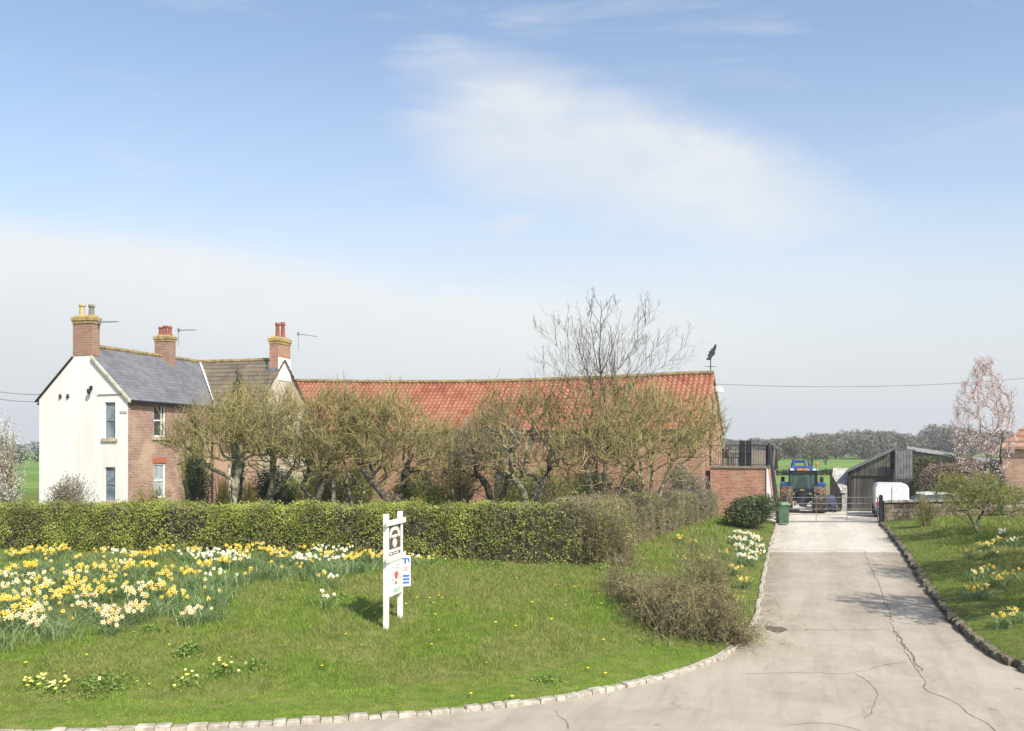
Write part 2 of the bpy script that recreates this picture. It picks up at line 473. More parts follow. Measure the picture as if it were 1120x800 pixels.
def concrete(name, c1, c2, dirt, joints=None, edge=True):
    m, t, b = mk(name, .9, .2)
    g = t.new('ShaderNodeNewGeometry').outputs['Position']
    col = t.mix(t.ss(t.noise(g, .7, 6, .65), .3, .7), c1, c2)
    col = t.mix(t.math('MULTIPLY', t.ss(t.noise(g, .9, 7, .72, .8), .5, .72), .5), col, dirt)
    col = t.mix(t.math('MULTIPLY', t.ss(t.noise(g, 5, 5, .7), .58, .75), .35), col, (dirt[0] * .6, dirt[1] * .6, dirt[2] * .6))
    col = t.mix(t.math('MULTIPLY', t.ss(t.noise(g, 38, 4, .75), .35, .7), .55), col, (c2[0] * 1.2, c2[1] * 1.2, c2[2] * 1.2))
    sp = t.new('ShaderNodeSeparateXYZ'); t.l.new(g, sp.inputs[0])
    wq = t.math('SUBTRACT', sp.outputs[0], t.math('SUBTRACT', t.math('MULTIPLY', sp.outputs[1], .32), 1.15))
    on = t.ss(sp.outputs[1], 19, 25)
    ed = t.math('MAXIMUM', t.math('SUBTRACT', 1.0, t.ss(wq, .0, .9)), t.ss(wq, 3.7, 4.7))
    tr2 = t.math('MULTIPLY', t.ss(wq, 1.7, 2.3), t.math('SUBTRACT', 1.0, t.ss(wq, 2.5, 3.1)))
    along = t.new('ShaderNodeMapping'); along.inputs['Rotation'].default_value = (0, 0, .31); t.l.new(g, along.inputs['Vector'])
    sn = t.ss(t.noise(t.scale(along.outputs[0], 1.9, .30, 1), 1.0, 7, .72, .5), .42, .70)
    col = t.mix(t.math('MULTIPLY', sn, .32), col, (dirt[0] * .85, dirt[1] * .85, dirt[2] * .85))
    dn = t.math('MULTIPLY', t.math('MULTIPLY', t.math('MAXIMUM', ed, t.math('MULTIPLY', tr2, .45)), on), t.ss(t.noise(g, 1.6, 6, .7), .25, .65))
    col = t.mix(t.math('MULTIPLY', dn, .6), col, (dirt[0] * .8, dirt[1] * .78, dirt[2] * .72))
    vo2 = t.new('ShaderNodeTexVoronoi'); vo2.inputs['Scale'].default_value = 1.1; t.l.new(g, vo2.inputs['Vector'])
    spot = t.math('MULTIPLY', t.math('SUBTRACT', 1.0, t.ss(vo2.outputs[0], .04, .13)), t.ss(t.noise(g, .9, 2), .52, .6))
    col = t.mix(t.math('MULTIPLY', spot, .55), col, (.10, .085, .065))
    vo = t.new('ShaderNodeTexVoronoi', feature='DISTANCE_TO_EDGE'); vo.inputs['Scale'].default_value = .33
    wv = t.new('ShaderNodeVectorMath', operation='ADD'); t.l.new(g, wv.inputs[0])
    nn = t.new('ShaderNodeTexNoise'); nn.inputs['Scale'].default_value = 1.3; nn.inputs['Detail'].default_value = 5; t.l.new(g, nn.inputs['Vector'])
    t.l.new(nn.outputs[1], wv.inputs[1]); t.l.new(wv.outputs[0], vo.inputs['Vector'])
    cr = t.math('MULTIPLY', t.math('SUBTRACT', 1, t.ss(vo.outputs[0], .0, .012)), t.ss(t.noise(g, .35, 2), .5, .62))
    col = t.mix(t.math('MULTIPLY', cr, .3), col, (.15, .125, .09))
    t.l.new(col, b.inputs['Base Color'])
    bp = t.new('ShaderNodeBump'); bp.inputs['Strength'].default_value = .35; bp.inputs['Distance'].default_value = .01
    t.l.new(t.noise(g, 30, 5, .7), bp.inputs['Height']); t.l.new(bp.outputs[0], b.inputs['Normal'])
    return m
M_drive = concrete('drive concrete', (.31, .262, .20), (.395, .345, .272), (.205, .165, .118))
M_yard = concrete('yard concrete', (.47, .425, .35), (.54, .50, .42), (.37, .32, .245))
M_crack = plain('crack soil', (.19, .155, .11), .95, .1, .3)
M_stain = plain('damp patch', (.14, .11, .075), .7, .3, .25, 8)
M_kerb = plain('pale sett', (.30, .265, .205), .9, .2, nscale=6, c2=(.47, .425, .345), bump=.4)
M_kerbd = plain('mossy kerb', (.085, .075, .05), .95, .1, nscale=5, c2=(.20, .175, .12), bump=.5)

BARK = plain('lichened bark', (.10, .085, .06), .95, .1, nscale=7, c2=(.30, .285, .19), bump=.5)
TWIG = leafy('lichened twigs', [(.10, .08, .045), (.24, .20, .085), (.35, .31, .13)], .9, .7, 0)
BARKD = plain('dark bark', (.055, .045, .035), .95, .1, nscale=8, c2=(.16, .14, .10), bump=.5)
TWIGD = leafy('grey brown twigs', [(.12, .10, .07), (.21, .18, .125), (.29, .255, .18)], .9, .7, 0)
BUD = leafy('opening buds', [(.17, .17, .03), (.37, .36, .07), (.48, .46, .13)], .6, .6, .25)
BUDG = leafy('fresh green leaves', [(.09, .14, .025), (.22, .28, .05), (.36, .40, .10)], .5, .8, .3)
HEDGEL = leafy('hedge leaves', [(.15, .125, .055), (.16, .19, .035), (.29, .34, .06), (.42, .45, .09), (.48, .47, .15)], .55, 1.1, .25, mixn=.62)
HEDGET = leafy('bare hedge twigs', [(.13, .11, .07), (.28, .235, .15), (.30, .275, .13)], .8, .5, .1)
HCORE = plain('hedge inner wood', (.05, .045, .025), .95, .05, .3)
LAUREL = leafy('evergreen leaves', [(.03, .045, .015), (.09, .12, .04), (.20, .22, .10)], .5, 1, .15, .25)
YEW = leafy('dark conifer sprays', [(.012, .025, .008), (.035, .06, .016), (.07, .10, .03)], .6, .8, .05)
FORS = leafy('yellow flowers', [(.20, .20, .02), (.62, .50, .02), (.70, .60, .05)], .6, 1.2, .2)
WHITEB = leafy('white blossom', [(.26, .25, .16), (.55, .53, .44), (.75, .72, .64)], .6, .8, .25)
PINKB = leafy('pink blossom', [(.55, .36, .36), (.78, .58, .57), (.85, .73, .72)], .6, 1.0, .3)
GREYS = leafy('grey shrub leaves', [(.12, .11, .06), (.25, .22, .15), (.36, .30, .23)], .7, .8, .2)
BROWNH = leafy('beech leaves in winter', [(.14, .10, .07), (.26, .19, .14), (.32, .25, .18)], .7, .6, .15)
BRAM = leafy('bramble canes', [(.07, .055, .032), (.19, .155, .08), (.36, .31, .18)], .85, .8, 0)
DEADL = leafy('dry leaves', [(.12, .11, .04), (.27, .26, .08), (.26, .32, .08)], .7, .9, .2)
WOOD = leafy('far bare wood', [(.125, .11, .08), (.165, .145, .105), (.175, .165, .11)], .95, .03, 0)

# ------------------------------------------------------------------ ground sheet
def axis(a, b, step, far):
    core = np.arange(a, b + 1e-6, step); out = []; q = step; p = b
    while p < far: q *= 1.22; p += q; out.append(p)
    lo = []; q = step; p = a
    while p > -far if a < 0 else False: q *= 1.22; p -= q; lo.append(p)
    return np.array(lo[::-1] + list(core) + out)
gx = axis(-24, 27, .24, 3000)
gy = np.concatenate([np.arange(-60, 11.9, 6.0), axis(12, 50, .24, 4000)])
GX, GY = np.meshgrid(gx, gy); GZ = gz(GX, GY)
nx, ny = len(gx), len(gy)
ii = (np.arange(ny - 1)[:, None] * nx + np.arange(nx - 1)[None, :]).ravel()
ground = arrays_mesh('ground', np.stack([GX, GY, GZ], -1).reshape(-1, 3), np.stack([ii, ii + 1, ii + nx + 1, ii + nx], 1), [M_grassbase], smooth=True)
tagm(ground, kind='structure')

# ------------------------------------------------------------------ driveway, yard, kerbs
def xl(y): return np.interp(-np.asarray(y), -LEFT[::-1, 1][::-1], LEFT[:, 0]) if False else np.interp(y, LEFT[:, 1], LEFT[:, 0])
RR = RIGHT[::-1]
def xr(y): return np.interp(y, RR[:, 1], RR[:, 0])
def strip(ys, name, mat, n=36, zo=0.0):
    V = []; F = []
    for y in ys:
        a, b = float(xl(y)), float(xr(y))
        for i in range(n + 1):
            x = a + (b - a) * i / n; V.append((x, y, float(zr(y)) + zo))
    for j in range(len(ys) - 1):
        for i in range(n):
            k = j * (n + 1) + i; F.append((k, k + n + 1, k + n + 2, k + 1))
    F = [f[::-1] for f in F]
    return V, F
ys = np.concatenate([[-60, -30, -10, 5, 12.6], np.linspace(12.9, 18, 26), np.linspace(18.6, 35.4, 22)])
V, F = strip(ys, 'driveway', M_drive)
drive = tagm(arrays_mesh('driveway', V, F, [M_drive]), kind='structure')
V, F = strip(np.linspace(35.4, 46.0, 12), 'yard', M_yard)
k = len(V)
V2 = [(x, y, .6) for y in (46.0, 66.0) for x in (13.3, 46)]
ya = MB(); ya.add(V, F); ya.add([(13.44, 46.0, .6), (18.45, 46.0, .6), (18.6, 46.9, .6), (13.5, 46.9, .6)], [(0, 1, 2, 3)])
ya.add([(13.5, 46.9, .6), (46, 46.9, .6), (46, 66, .6), (14.0, 66, .6)], [(0, 1, 2, 3)])
tagm(ya.build('yard', M_yard), kind='structure')

def ribbon(pts, w, mat, name, zo=.004, jit=.05, seed=1):
    rg = np.random.default_rng(seed); P = chaikin(np.array(pts, float), 1)
    Q = [P[0]]
    for a, b in zip(P[:-1], P[1:]):
        m = max(1, int(np.linalg.norm(b - a) / .18))
        for j in range(1, m + 1): Q.append(a + (b - a) * j / m + rg.normal(size=2) * jit * .5)
    P = np.array(Q); mb = MB(); vs = []
    for i, p in enumerate(P):
        t = P[min(i + 1, len(P) - 1)] - P[max(i - 1, 0)]; t /= np.linalg.norm(t) + 1e-9
        ww = w * rg.uniform(.35, 1.2); nrm = np.array([-t[1], t[0]]) * ww / 2
        for s in (1, -1): q = p + nrm * s; vs.append((q[0], q[1], float(zr(q[1])) + zo))
    mb.add(vs, [(2 * i, 2 * i + 1, 2 * i + 3, 2 * i + 2) for i in range(len(P) - 1)])
    o = mb.build(name, mat, parent=drive); return o
def rp(px, py):
    D = 14.0
    for _ in range(30): D = (EYE - float(zr(D))) / ((py - HZ) / 1000)
    return ((px - 560) / 1000 * D, D)
ribbon([rp(945, 603), rp(952, 620), rp(960, 636), rp(972, 668), rp(977, 690), rp(994, 720), rp(1008, 738), rp(1014, 757), rp(1040, 765), rp(1068, 785), rp(1100, 806)], .026, M_crack, 'crack', jit=.05, seed=3)
ribbon([rp(977, 690), rp(985, 700), rp(1000, 722), rp(1009, 734)], .035, M_crack, 'crack', zo=.007, jit=.05, seed=13)
ribbon([rp(846, 691), rp(880, 689), rp(920, 690), rp(972, 688)], .022, M_crack, 'crack', jit=.03, seed=4)
ribbon([rp(815, 737), rp(880, 736), rp(935, 737), rp(965, 728), rp(994, 724)], .022, M_crack, 'crack', jit=.07, seed=5)
ribbon([rp(846, 602), rp(900, 602.5), rp(945, 602)], .05, M_crack, 'crack', jit=.01, seed=6)
ribbon([rp(935, 737), rp(955, 748), rp(962, 768), rp(950, 785)], .02, M_crack, 'crack', jit=.07, seed=7)
ribbon([rp(860, 793), rp(905, 790), rp(940, 800)], .02, M_crack, 'crack', jit=.06, seed=8)
ribbon([rp(608, 778), rp(616, 786), rp(622, 797)], .02, M_crack, 'crack', jit=.05, seed=9)
pt = rp(849, 688.5); mbs = MB(); rgs = np.random.default_rng(5)
angs = np.linspace(0, 2 * math.pi, 26)[:-1]; rads = 1 + .16 * np.sin(3 * angs + 1) + .07 * rgs.normal(size=25)
pp = [(pt[0] + .24 * math.cos(a) * r_, pt[1] + .34 * math.sin(a) * r_) for a, r_ in zip(angs, rads)]
mbs.add([(x, y, float(zr(y)) + .009) for x, y in pp], [tuple(range(25))]); mbs.build('damp_patch', M_stain, parent=drive)

def kerb(name, path, w, h, length, mat, seed, side, sink=.06, gap=.012, rough=.018):
    """a line of separate stones following the paved edge"""
    rg = np.random.default_rng(seed); mb = MB(); path = np.array(path)
    seg = np.linalg.norm(np.diff(path, axis=0), axis=1); cum = np.concatenate([[0], np.cumsum(seg)]); s = 0
    pos = lambda q: np.array([np.interp(q, cum, path[:, 0]), np.interp(q, cum, path[:, 1])])
    while s < cum[-1] - length * .4:
        L = length * rg.uniform(.75, 1.25); a, b = pos(s + gap), pos(min(s + L, cum[-1])); s += L
        t = b - a; ll = np.linalg.norm(t)
        if ll < .05: continue
        t /= ll; n = np.array([-t[1], t[0]]) * side; hh = h + rg.normal() * rough; o = rg.normal() * rough
        vs = []
        for zz, ins in ((-sink, 0), (hh * .7, 0), (hh, .022)):
            for (q, e1, e2) in ((a, ins, o + ins), (b, -ins, o + ins), (b, -ins, o + w - ins), (a, ins, o + w - ins)):
                p = q + t * e1 + n * e2; vs.append((p[0], p[1], float(zr(p[1])) + zz + rg.normal() * rough * .25))
        fs = [(8, 9, 10, 11)] + [(k * 4 + i, k * 4 + (i + 1) % 4, k * 4 + 4 + (i + 1) % 4, k * 4 + 4 + i) for k in range(2) for i in range(4)]
        if side < 0: fs = [f[::-1] for f in fs]
        mb.add(vs, fs)
    return tagm(mb.build(name, mat), kind='structure')
li = LEFT[(LEFT[:, 0] > -9.2) & (LEFT[:, 1] < 20.8)]
kerb('kerb', li, .17, .075, .27, M_kerb, 11, 1, rough=.012)
lj = LEFT[(LEFT[:, 1] >= 20.8) & (LEFT[:, 1] < 45.6)]
kerb('kerb', lj, .12, .075, .9, M_kerb, 12, 1)
ri = RIGHT[(RIGHT[:, 1] > 14.7) & (RIGHT[:, 0] < 16) & (RIGHT[:, 1] < 20.5) | ((RIGHT[:, 1] >= 20.5) & (RIGHT[:, 1] < 45.9))]
kerb('kerb', ri, .2, .15, .3, M_kerbd, 13, 1, rough=.03)

# ------------------------------------------------------------------ grass
HEDGE_FRONT = np.array([(-34, 32.0), (-16.8, 30.4), (-10, 29.2), (-3.1, 28.2), (2.1, 28.0)])
HEDGE_SIDE = np.array([(2.2, 28.4), (5.2, 35.0), (8.1, 41.4), (10.5, 46.8)])
def behind_hedge(x, y):
    f = np.interp(x, HEDGE_FRONT[:, 0], HEDGE_FRONT[:, 1], right=99)
    s = np.interp(y, HEDGE_SIDE[:, 1], HEDGE_SIDE[:, 0], left=-99)
    return ((x < 2.2) & (y > f + .2)) | ((y > 28.2) & (x < s - .2))
def blades(n, seed):
    rg = np.random.default_rng(seed)
    y = 14.2 * np.exp(rg.uniform(0, math.log(48 / 14.2), n)); x = rg.uniform(-.66, .66, n) * y
    d = sdist(x, y); ok = (d > .13) & (~behind_hedge(x, y)) & ~((y > 46.3) & (x > 11)) & (x < 30); x, y, d = x[ok], y[ok], d[ok]
    cl = lump(x * 1.7, y * 1.7); z = gz(x, y, d)
    verge = np.clip((d - 1.0) / 1.2, 0, 1)
    tf_ = np.clip((lump(x * 2.9 + 3, y * 2.9) - .42) / .25, 0, 1); h = (.028 + .05 * verge * (1 + .6 * cl + 1.1 * tf_)) * rg.uniform(.55, 1.5, len(x)) * np.clip(y / 20, .9, 1.5)
    w = .0055 * np.clip(y / 15, 1, 3) * rg.uniform(.7, 1.4, len(x))
    a = rg.uniform(0, 2 * math.pi, len(x)); lean = rg.normal(size=(len(x), 2)) * .55 * h[:, None]
    P = np.stack([x, y, z - .008], 1); W = np.stack([np.cos(a) * w, np.sin(a) * w, np.zeros_like(w)], 1)
    T = P + np.stack([lean[:, 0], lean[:, 1], h], 1)
    V = np.stack([P - W, P + W, T], 1).reshape(-1, 3)
    return V, np.arange(len(V)).reshape(-1, 3), ((d < 1.45 + .12 * lump(x, y)) & (x < 5)).astype(int)
M_verge = leafy('mown grass blade', [(.16, .27, .025), (.27, .41, .04), (.37, .50, .08)], .6, .5, .38)
V, F, MI_ = blades(680000, 21)
grass = tagm(arrays_mesh('grass', V, F, [M_blade, M_verge], MI_), 'green and straw coloured grass covering the banks beside the drive', 'grass', kind='stuff')
# ------------------------------------------------------------------ building materials
M_render, t_, b_ = mk('white render', .85, .2)
g_ = t_.new('ShaderNodeNewGeometry').outputs['Position']
c_ = t_.mix(t_.ss(t_.noise(t_.scale(g_, 1, 1, .35), .8, 6, .65), .42, .7), (.70, .69, .645), (.65, .625, .555))
c_ = t_.mix(t_.math('MULTIPLY', t_.ss(t_.noise(t_.scale(g_, 2, 2, .5), 1.4, 6, .7), .6, .8), .3), c_, (.56, .52, .42))
sk_ = t_.ss(t_.noise(t_.scale(g_, 5, 5, .16), 1, 5, .65), .52, .74)
c_ = t_.mix(t_.math('MULTIPLY', sk_, .30), c_, (.46, .43, .35))
t_.l.new(c_, b_.inputs['Base Color'])
BR_HOUSE = brick('house brick', (.42, .22, .15), (.20, .10, .075), (.50, .42, .34), patch=(.50, .37, .25), pscale=.3, lo=.47, hi=.6)
BR_BARN = brick('barn brick', (.45, .21, .125), (.27, .115, .075), (.50, .40, .30), patch=(.40, .27, .17), pscale=.6, lo=.52, hi=.7)
BR_RED = brick('red brick', (.47, .21, .125), (.22, .08, .05), (.55, .43, .32), patch=(.42, .30, .2), pscale=1.5)
BR_CHIM = brick('chimney brick', (.34, .185, .12), (.23, .12, .085), (.45, .37, .28), h=.085)
SLATE = tiles('slate', [(.115, .115, .122), (.155, .155, .163), (.20, .197, .20)], (.25, .22, .13), .62, .8, .5, .8, .6)
PANT = tiles('clay pantiles', [(.185, .06, .034), (.26, .09, .05), (.335, .145, .085), (.225, .09, .055)], (.25, .17, .095), .55, .85, .4, 1.1, pert=.38)
BROWNT = tiles('brown concrete tiles', [(.10, .08, .06), (.145, .12, .088), (.19, .155, .115)], (.24, .20, .09), .5, .74, .5, 1.0)
LICH = plain('lichened clay', (.19, .14, .085), .9, .1, nscale=4, c2=(.34, .26, .11), bump=.3)
STONE_Y = plain('lichened stone cap', (.24, .18, .10), .9, .1, nscale=6, c2=(.44, .32, .10), bump=.3)
M_SILL = plain('stone sill', (.46, .38, .27), .85, .2)
M_WHITE = plain('white paint', (.76, .75, .70), .55, .35, .05)
M_MORTAR = plain('pale mortar', (.58, .53, .42), .9, .1, nscale=4, c2=(.42, .36, .24))
M_LEAD = plain('pale lead flashing', (.58, .59, .60), .6, .3, .12)
M_LEADD = plain('dark lead', (.16, .18, .21), .6, .3)
M_BLACK = plain('black iron', (.018, .018, .02), .5, .4)
M_DARKW = plain('dark stained wood', (.045, .038, .032), .7, .2)
M_DARKV = plain('dark interior', (.012, .012, .012), .9, .1)
M_GLASS = plain('window glass', (.035, .045, .055), .08, .6, nscale=1.2, c2=(.10, .125, .14))
M_GLASSL = plain('curtained glass', (.30, .36, .38), .12, .6, nscale=3, c2=(.48, .53, .54))
M_POTB = plain('buff chimney pot', (.44, .34, .19), .85, .2, nscale=9)
M_POTG = plain('grey chimney pot', (.20, .19, .13), .85, .2, nscale=9)
M_POTR = plain('red chimney pot', (.26, .085, .055), .8, .2, nscale=9)
M_AER = plain('aerial metal', (.25, .25, .26), .4, .5, metal=.6)

def wall(mb, F, axis_, const, a0, a1, z0, z1, holes=(), depth=.12, inward=1, mat=0):
    """flat wall in plane axis_=const with real openings (a0,a1,z0,z1) and reveals"""
    pt = (lambda a, z, o=0: F(a, const + o, z)) if axis_ == 'u' else (lambda a, z, o=0: F(const + o, a, z))
    As = sorted({a0, a1, *[h[0] for h in holes], *[h[1] for h in holes]}); Zs = sorted({z0, z1, *[h[2] for h in holes], *[h[3] for h in holes]})
    for i in range(len(As) - 1):
        for j in range(len(Zs) - 1):
            ca, cz = (As[i] + As[i + 1]) / 2, (Zs[j] + Zs[j + 1]) / 2
            if any(h[0] < ca < h[1] and h[2] < cz < h[3] for h in holes): continue
            mb.quad(pt(As[i], Zs[j]), pt(As[i + 1], Zs[j]), pt(As[i + 1], Zs[j + 1]), pt(As[i], Zs[j + 1]), mat)
    for h in holes:
        c = [(h[0], h[2]), (h[1], h[2]), (h[1], h[3]), (h[0], h[3])]
        for k in range(4):
            p, q = c[k], c[(k + 1) % 4]
            mb.quad(pt(*p), pt(*q), pt(*q, depth * inward), pt(*p, depth * inward), mat)

def window(parent, F, axis_, const, a0, a1, z0, z1, inward=1, glass=None, rails=(.5,), mull=(), fr=.07, sill=True, dep=.07, name='window', fm=None, sillmat=None):
    """a window is one part: frame, with pane and sill under it"""
    fm = fm or M_WHITE; f = MB()
    def bx(mb, p0, p1, q0, q1, o0, o1):
        o0, o1 = sorted((const + o0 * inward, const + o1 * inward))
        if axis_ == 'u': mb.box(F, p0, p1, o0, o1, q0, q1)
        else: mb.box(F, o0, o1, p0, p1, q0, q1)
    e = .002
    bx(f, a0 + e, a0 + fr, z0 + e, z1 - e, dep - .03, dep + .04); bx(f, a1 - fr, a1 - e, z0 + e, z1 - e, dep - .03, dep + .04)
    bx(f, a0 + fr, a1 - fr, z0 + e, z0 + fr, dep - .03, dep + .04); bx(f, a0 + fr, a1 - fr, z1 - fr, z1 - e, dep - .03, dep + .04)
    for r_ in rails: zc = z0 + (z1 - z0) * r_; bx(f, a0 + fr, a1 - fr, zc - .03, zc + .03, dep - .025, dep + .035)
    for r_ in mull: ac = a0 + (a1 - a0) * r_; bx(f, ac - .025, ac + .025, z0 + fr, z1 - fr, dep - .02, dep + .03)
    o = f.build(name, fm, parent=parent)
    g = MB(); bx(g, a0 + fr * .6, a1 - fr * .6, z0 + fr * .6, z1 - fr * .6, dep + .012, dep + .022); g.build('pane', glass or M_GLASS, parent=o)
    if sill:
        s = MB(); bx(s, a0 - .14, a1 + .14, z0 - .15, z0 - .003, -.09, dep - .035); s.build('sill', sillmat or M_SILL, parent=o)
    return o

def ridge_tiles(mb, p0, p1, r=.13, step=.4, mat=0, sag=None):
    p0 = np.array(p0, float); p1 = np.array(p1, float); L = np.linalg.norm(p1 - p0); n = int(L / step)
    for i in range(n):
        a = p0 + (p1 - p0) * (i / n); b = p0 + (p1 - p0) * ((i + .97) / n)
        if sag: a = a + [0, 0, sag(i / n)]; b = b + [0, 0, sag((i + .97) / n)]
        mb.tube([a, b], [r, r * .93], 8, mat)

def chimney(parent, F, u0, u1, t0, t1, z0, zc, zt, pots, cap=.07, mat=None, capm=None):
    """stack with an oversailing cap; pots: (u, t, top z, radius, material)"""
    s = MB(); s.box(F, u0, u1, t0, t1, z0, zc - .02)
    o = s.build('chimney', mat or BR_CHIM, parent=parent)
    c = MB(); h = (zt - zc)
    c.box(F, u0 - cap * .5, u1 + cap * .5, t0 - cap * .5, t1 + cap * .5, zc - .02, zc + h * .3)
    c.box(F, u0 - cap, u1 + cap, t0 - cap, t1 + cap, zc + h * .3 + .002, zc + h * .7)
    c.box(F, u0 - cap * .6, u1 + cap * .6, t0 - cap * .6, t1 + cap * .6, zc + h * .7 + .002, zt, tb=.12)
    c.build('chimney_cap', capm or STONE_Y, parent=o)
    for u, t, zz, r_, m in pots:
        p = MB(); hh = zz - zt
        p.lathe(F(u, t, zt - .03), (0, 0, 1), [(r_ * 1.15, 0), (r_ * 1.12, hh * .12), (r_, hh * .2), (r_ * .88, hh * .8), (r_ * 1.18, hh * .84), (r_ * 1.18, hh * .93), (r_, hh + .03), (r_ * .6, hh + .03), (r_ * .6, hh * .9)], 12)
        p.build('chimney_pot', m, parent=o, smooth=False)
    return o

def aerial(parent, p, d, L, mastz, n=7, el=.3):
    mb = MB(); p = np.array(p, float); d = np.array(d, float); d /= np.linalg.norm(d)
    mb.tube([p - [0, 0, mastz], p + [0, 0, .15]], .015, 5)
    mb.tube([p, p + d * L], .014, 5)
    s = np.cross(d, [0, 0, 1]); s /= np.linalg.norm(s)
    for i in range(n):
        q = p + d * L * (i + .3) / n; e = el * (1 - .35 * i / n); mb.tube([q - s * e, q + s * e], .008, 4)
    mb.box(frame(p[0], p[1], 0), -.05, .05, -.04, .04, p[2] - .09, p[2] + .09)
    return mb.build('aerial', M_AER, parent=parent)

# ------------------------------------------------------------------ farmhouse
HF = frame(-17.64, 42.0, 16.0)
G0 = .7; EZ = 6.70; RZ = 9.15; UW = 4.98; UM = -UW / 2
house = thing('farmhouse', 'two storey farmhouse with a white rendered gable, red brick side wall and slate roof', 'house', HF(UM, 4, 1.0))
gw = [(-1.27, -.70, 4.86, 6.52), (-1.27, -.70, 1.96, 3.52)]
m = MB(); wall(m, HF, 'u', 0, -UW, 0, G0, EZ, gw, .16)
m.add([HF(-UW, 0, EZ), HF(0, 0, EZ), HF(UM + .54, 0, RZ - .53), HF(UM + .54, 0, RZ - .42), HF(UM - .54, 0, RZ - .42), HF(UM - .54, 0, RZ - .53)], [(0, 1, 2, 3, 4, 5)])
m.box(HF, -UW, -UW + .1, .17, 11.4, G0, EZ)
m.build('gable_wall', M_render, parent=house)
sw = [(1.81, 2.69, 4.94, 6.52), (1.81, 2.69, 2.0, 3.65)]
m = MB(); wall(m, HF, 'v', 0, .0, 6.53, G0, EZ, sw, .12, -1)
m.build('brick_wall', BR_HOUSE, parent=house)
m = MB(); m.box(HF, -UW, 0, 11.4, 11.53, G0, EZ)
m.build('back_wall', BR_HOUSE, parent=house)
wm = MB(); wall(wm, HF, 'u', 6.53, .0, 2.8, G0, EZ, [(1.0, 1.9, 4.9, 6.3), (1.0, 1.9, 1.9, 3.4)], .12)
wm.build('brick_wall', BR_HOUSE, parent=house)
wm = MB(); wm.add([HF(2.8, 6.53, G0), HF(2.8, 11.53, G0), HF(2.8, 11.53, EZ), HF(2.8, 9.03, RZ), HF(2.8, 6.53, EZ)], [(0, 1, 2, 3, 4)])
wm.add([HF(2.8, 11.53, G0), HF(0, 11.53, G0), HF(0, 11.53, EZ), HF(2.8, 11.53, EZ)], [(0, 1, 2, 3)])
tagm(wm.build('gable_wall', plain('cream render', (.36, .29, .19), .9, .1, nscale=.8, c2=(.54, .48, .38)), parent=house), 'cream rendered gable end of the wing')
M_SASH = plain('grey painted sash', (.20, .225, .24), .6, .3)
for (a, b, c, d) in gw: window(house, HF, 'u', 0, a, b, c, d, 1, glass=plain('gable window glass', (.10, .13, .15), .12, .5, nscale=2, c2=(.22, .26, .28)) if 'gable window glass' not in MATS else MATS['gable window glass'], dep=.1, fr=.05, fm=M_SASH)
MATS['gable window glass'] = bpy.data.materials['gable window glass']
bwins = [window(house, HF, 'v', 0, *sw[0], -1, mull=(.72,)), window(house, HF, 'v', 0, *sw[1], -1, glass=M_GLASSL)]
window(house, HF, 'u', 6.53, 1.0, 1.9, 4.9, 6.3); window(house, HF, 'u', 6.53, 1.0, 1.9, 1.9, 3.4)
ARCH = plain('rubbed brick arch', (.42, .13, .075), .85, .2, .2, 12)
for w_, (a, b, z) in zip(bwins, ((1.81, 2.69, 6.52), (1.81, 2.69, 3.65))):
    ar = MB(); n = 9
    for i in range(n):
        f0, f1 = i / n, (i + .98) / n; q0 = a - .08 + (b - a + .16) * f0; q1 = a - .08 + (b - a + .16) * f1
        h0 = .07 * math.sin(math.pi * (f0 + f1) / 2)
        ar.box(HF, 0.002, .016, q0, q1, z + .004 + h0 * .3, z + (.24 if z < 5 else .1) + h0)
    ar.build('arch', ARCH, parent=w_)
# slate roof
def rz_(u): return RZ - abs(u - UM) * (RZ - EZ) / (UW / 2)
def slate_slope(mb, sgn, tq):
    """rows of thin slates; tq(s) gives the t-limit for the fraction s up the slope"""
    n = 17; ue = UM + sgn * (UW / 2 + .16); ze = rz_(ue)
    for i in range(n):
        s0, s1 = i / n, (i + 1) / n
        P = []
        for s_, lift in ((s0, .075), (s1, .055)):
            u = ue + (UM - ue) * s_; z = ze + (RZ - ze) * s_ + lift; P.append((u, z))
        t0, ta, tb_ = -.02, tq(s0), tq(s1)
        a = HF(P[0][0], t0, P[0][1]); b = HF(P[0][0], ta, P[0][1]); c = HF(P[1][0], tb_, P[1][1]); d = HF(P[1][0], t0, P[1][1])
        W = 3.6
        mb.quad(a, b, c, d, 0, [(t0 * W + .5 * (i % 2), i + .02), (ta * W + .5 * (i % 2), i + .02), (tb_ * W + .5 * (i % 2), i + .98), (t0 * W + .5 * (i % 2), i + .98)])
        e = HF(P[0][0], t0, P[0][1] - .03); f = HF(P[0][0], ta, P[0][1] - .03)
        mb.quad(e, f, b, a, 0, [(0, i), (ta * W, i), (ta * W, i + .1), (0, i + .1)])
m = MB(); slate_slope(m, 1, lambda s: 6.40 + 2.6 * s); slate_slope(m, -1, lambda s: 11.6)
u_e = UM + UW / 2 + .16; ue2 = UM - UW / 2 - .16
m.slab([HF(u_e - .02, .01, rz_(u_e)), HF(u_e - .02, 6.38, rz_(u_e)), HF(UM, 9.0, RZ), HF(UM, .01, RZ)], (0, 0, 1), .1)
m.slab([HF(ue2 + .02, 11.6, rz_(ue2)), HF(ue2 + .02, .01, rz_(ue2)), HF(UM, .01, RZ), HF(UM, 11.6, RZ)], (0, 0, 1), .1)
m.slab([HF(UM, 9.08, RZ), HF(u_e, 11.6, rz_(u_e)), HF(UM, 11.6, RZ)], (0, 0, 1), .1)
roof = m.build('roof', SLATE, parent=house)
m = MB(); ridge_tiles(m, HF(UM, .5, RZ + .07), HF(UM, 11.5, RZ + .07), .12); m.build('ridge_tiles', LICH, parent=roof)
m = MB()
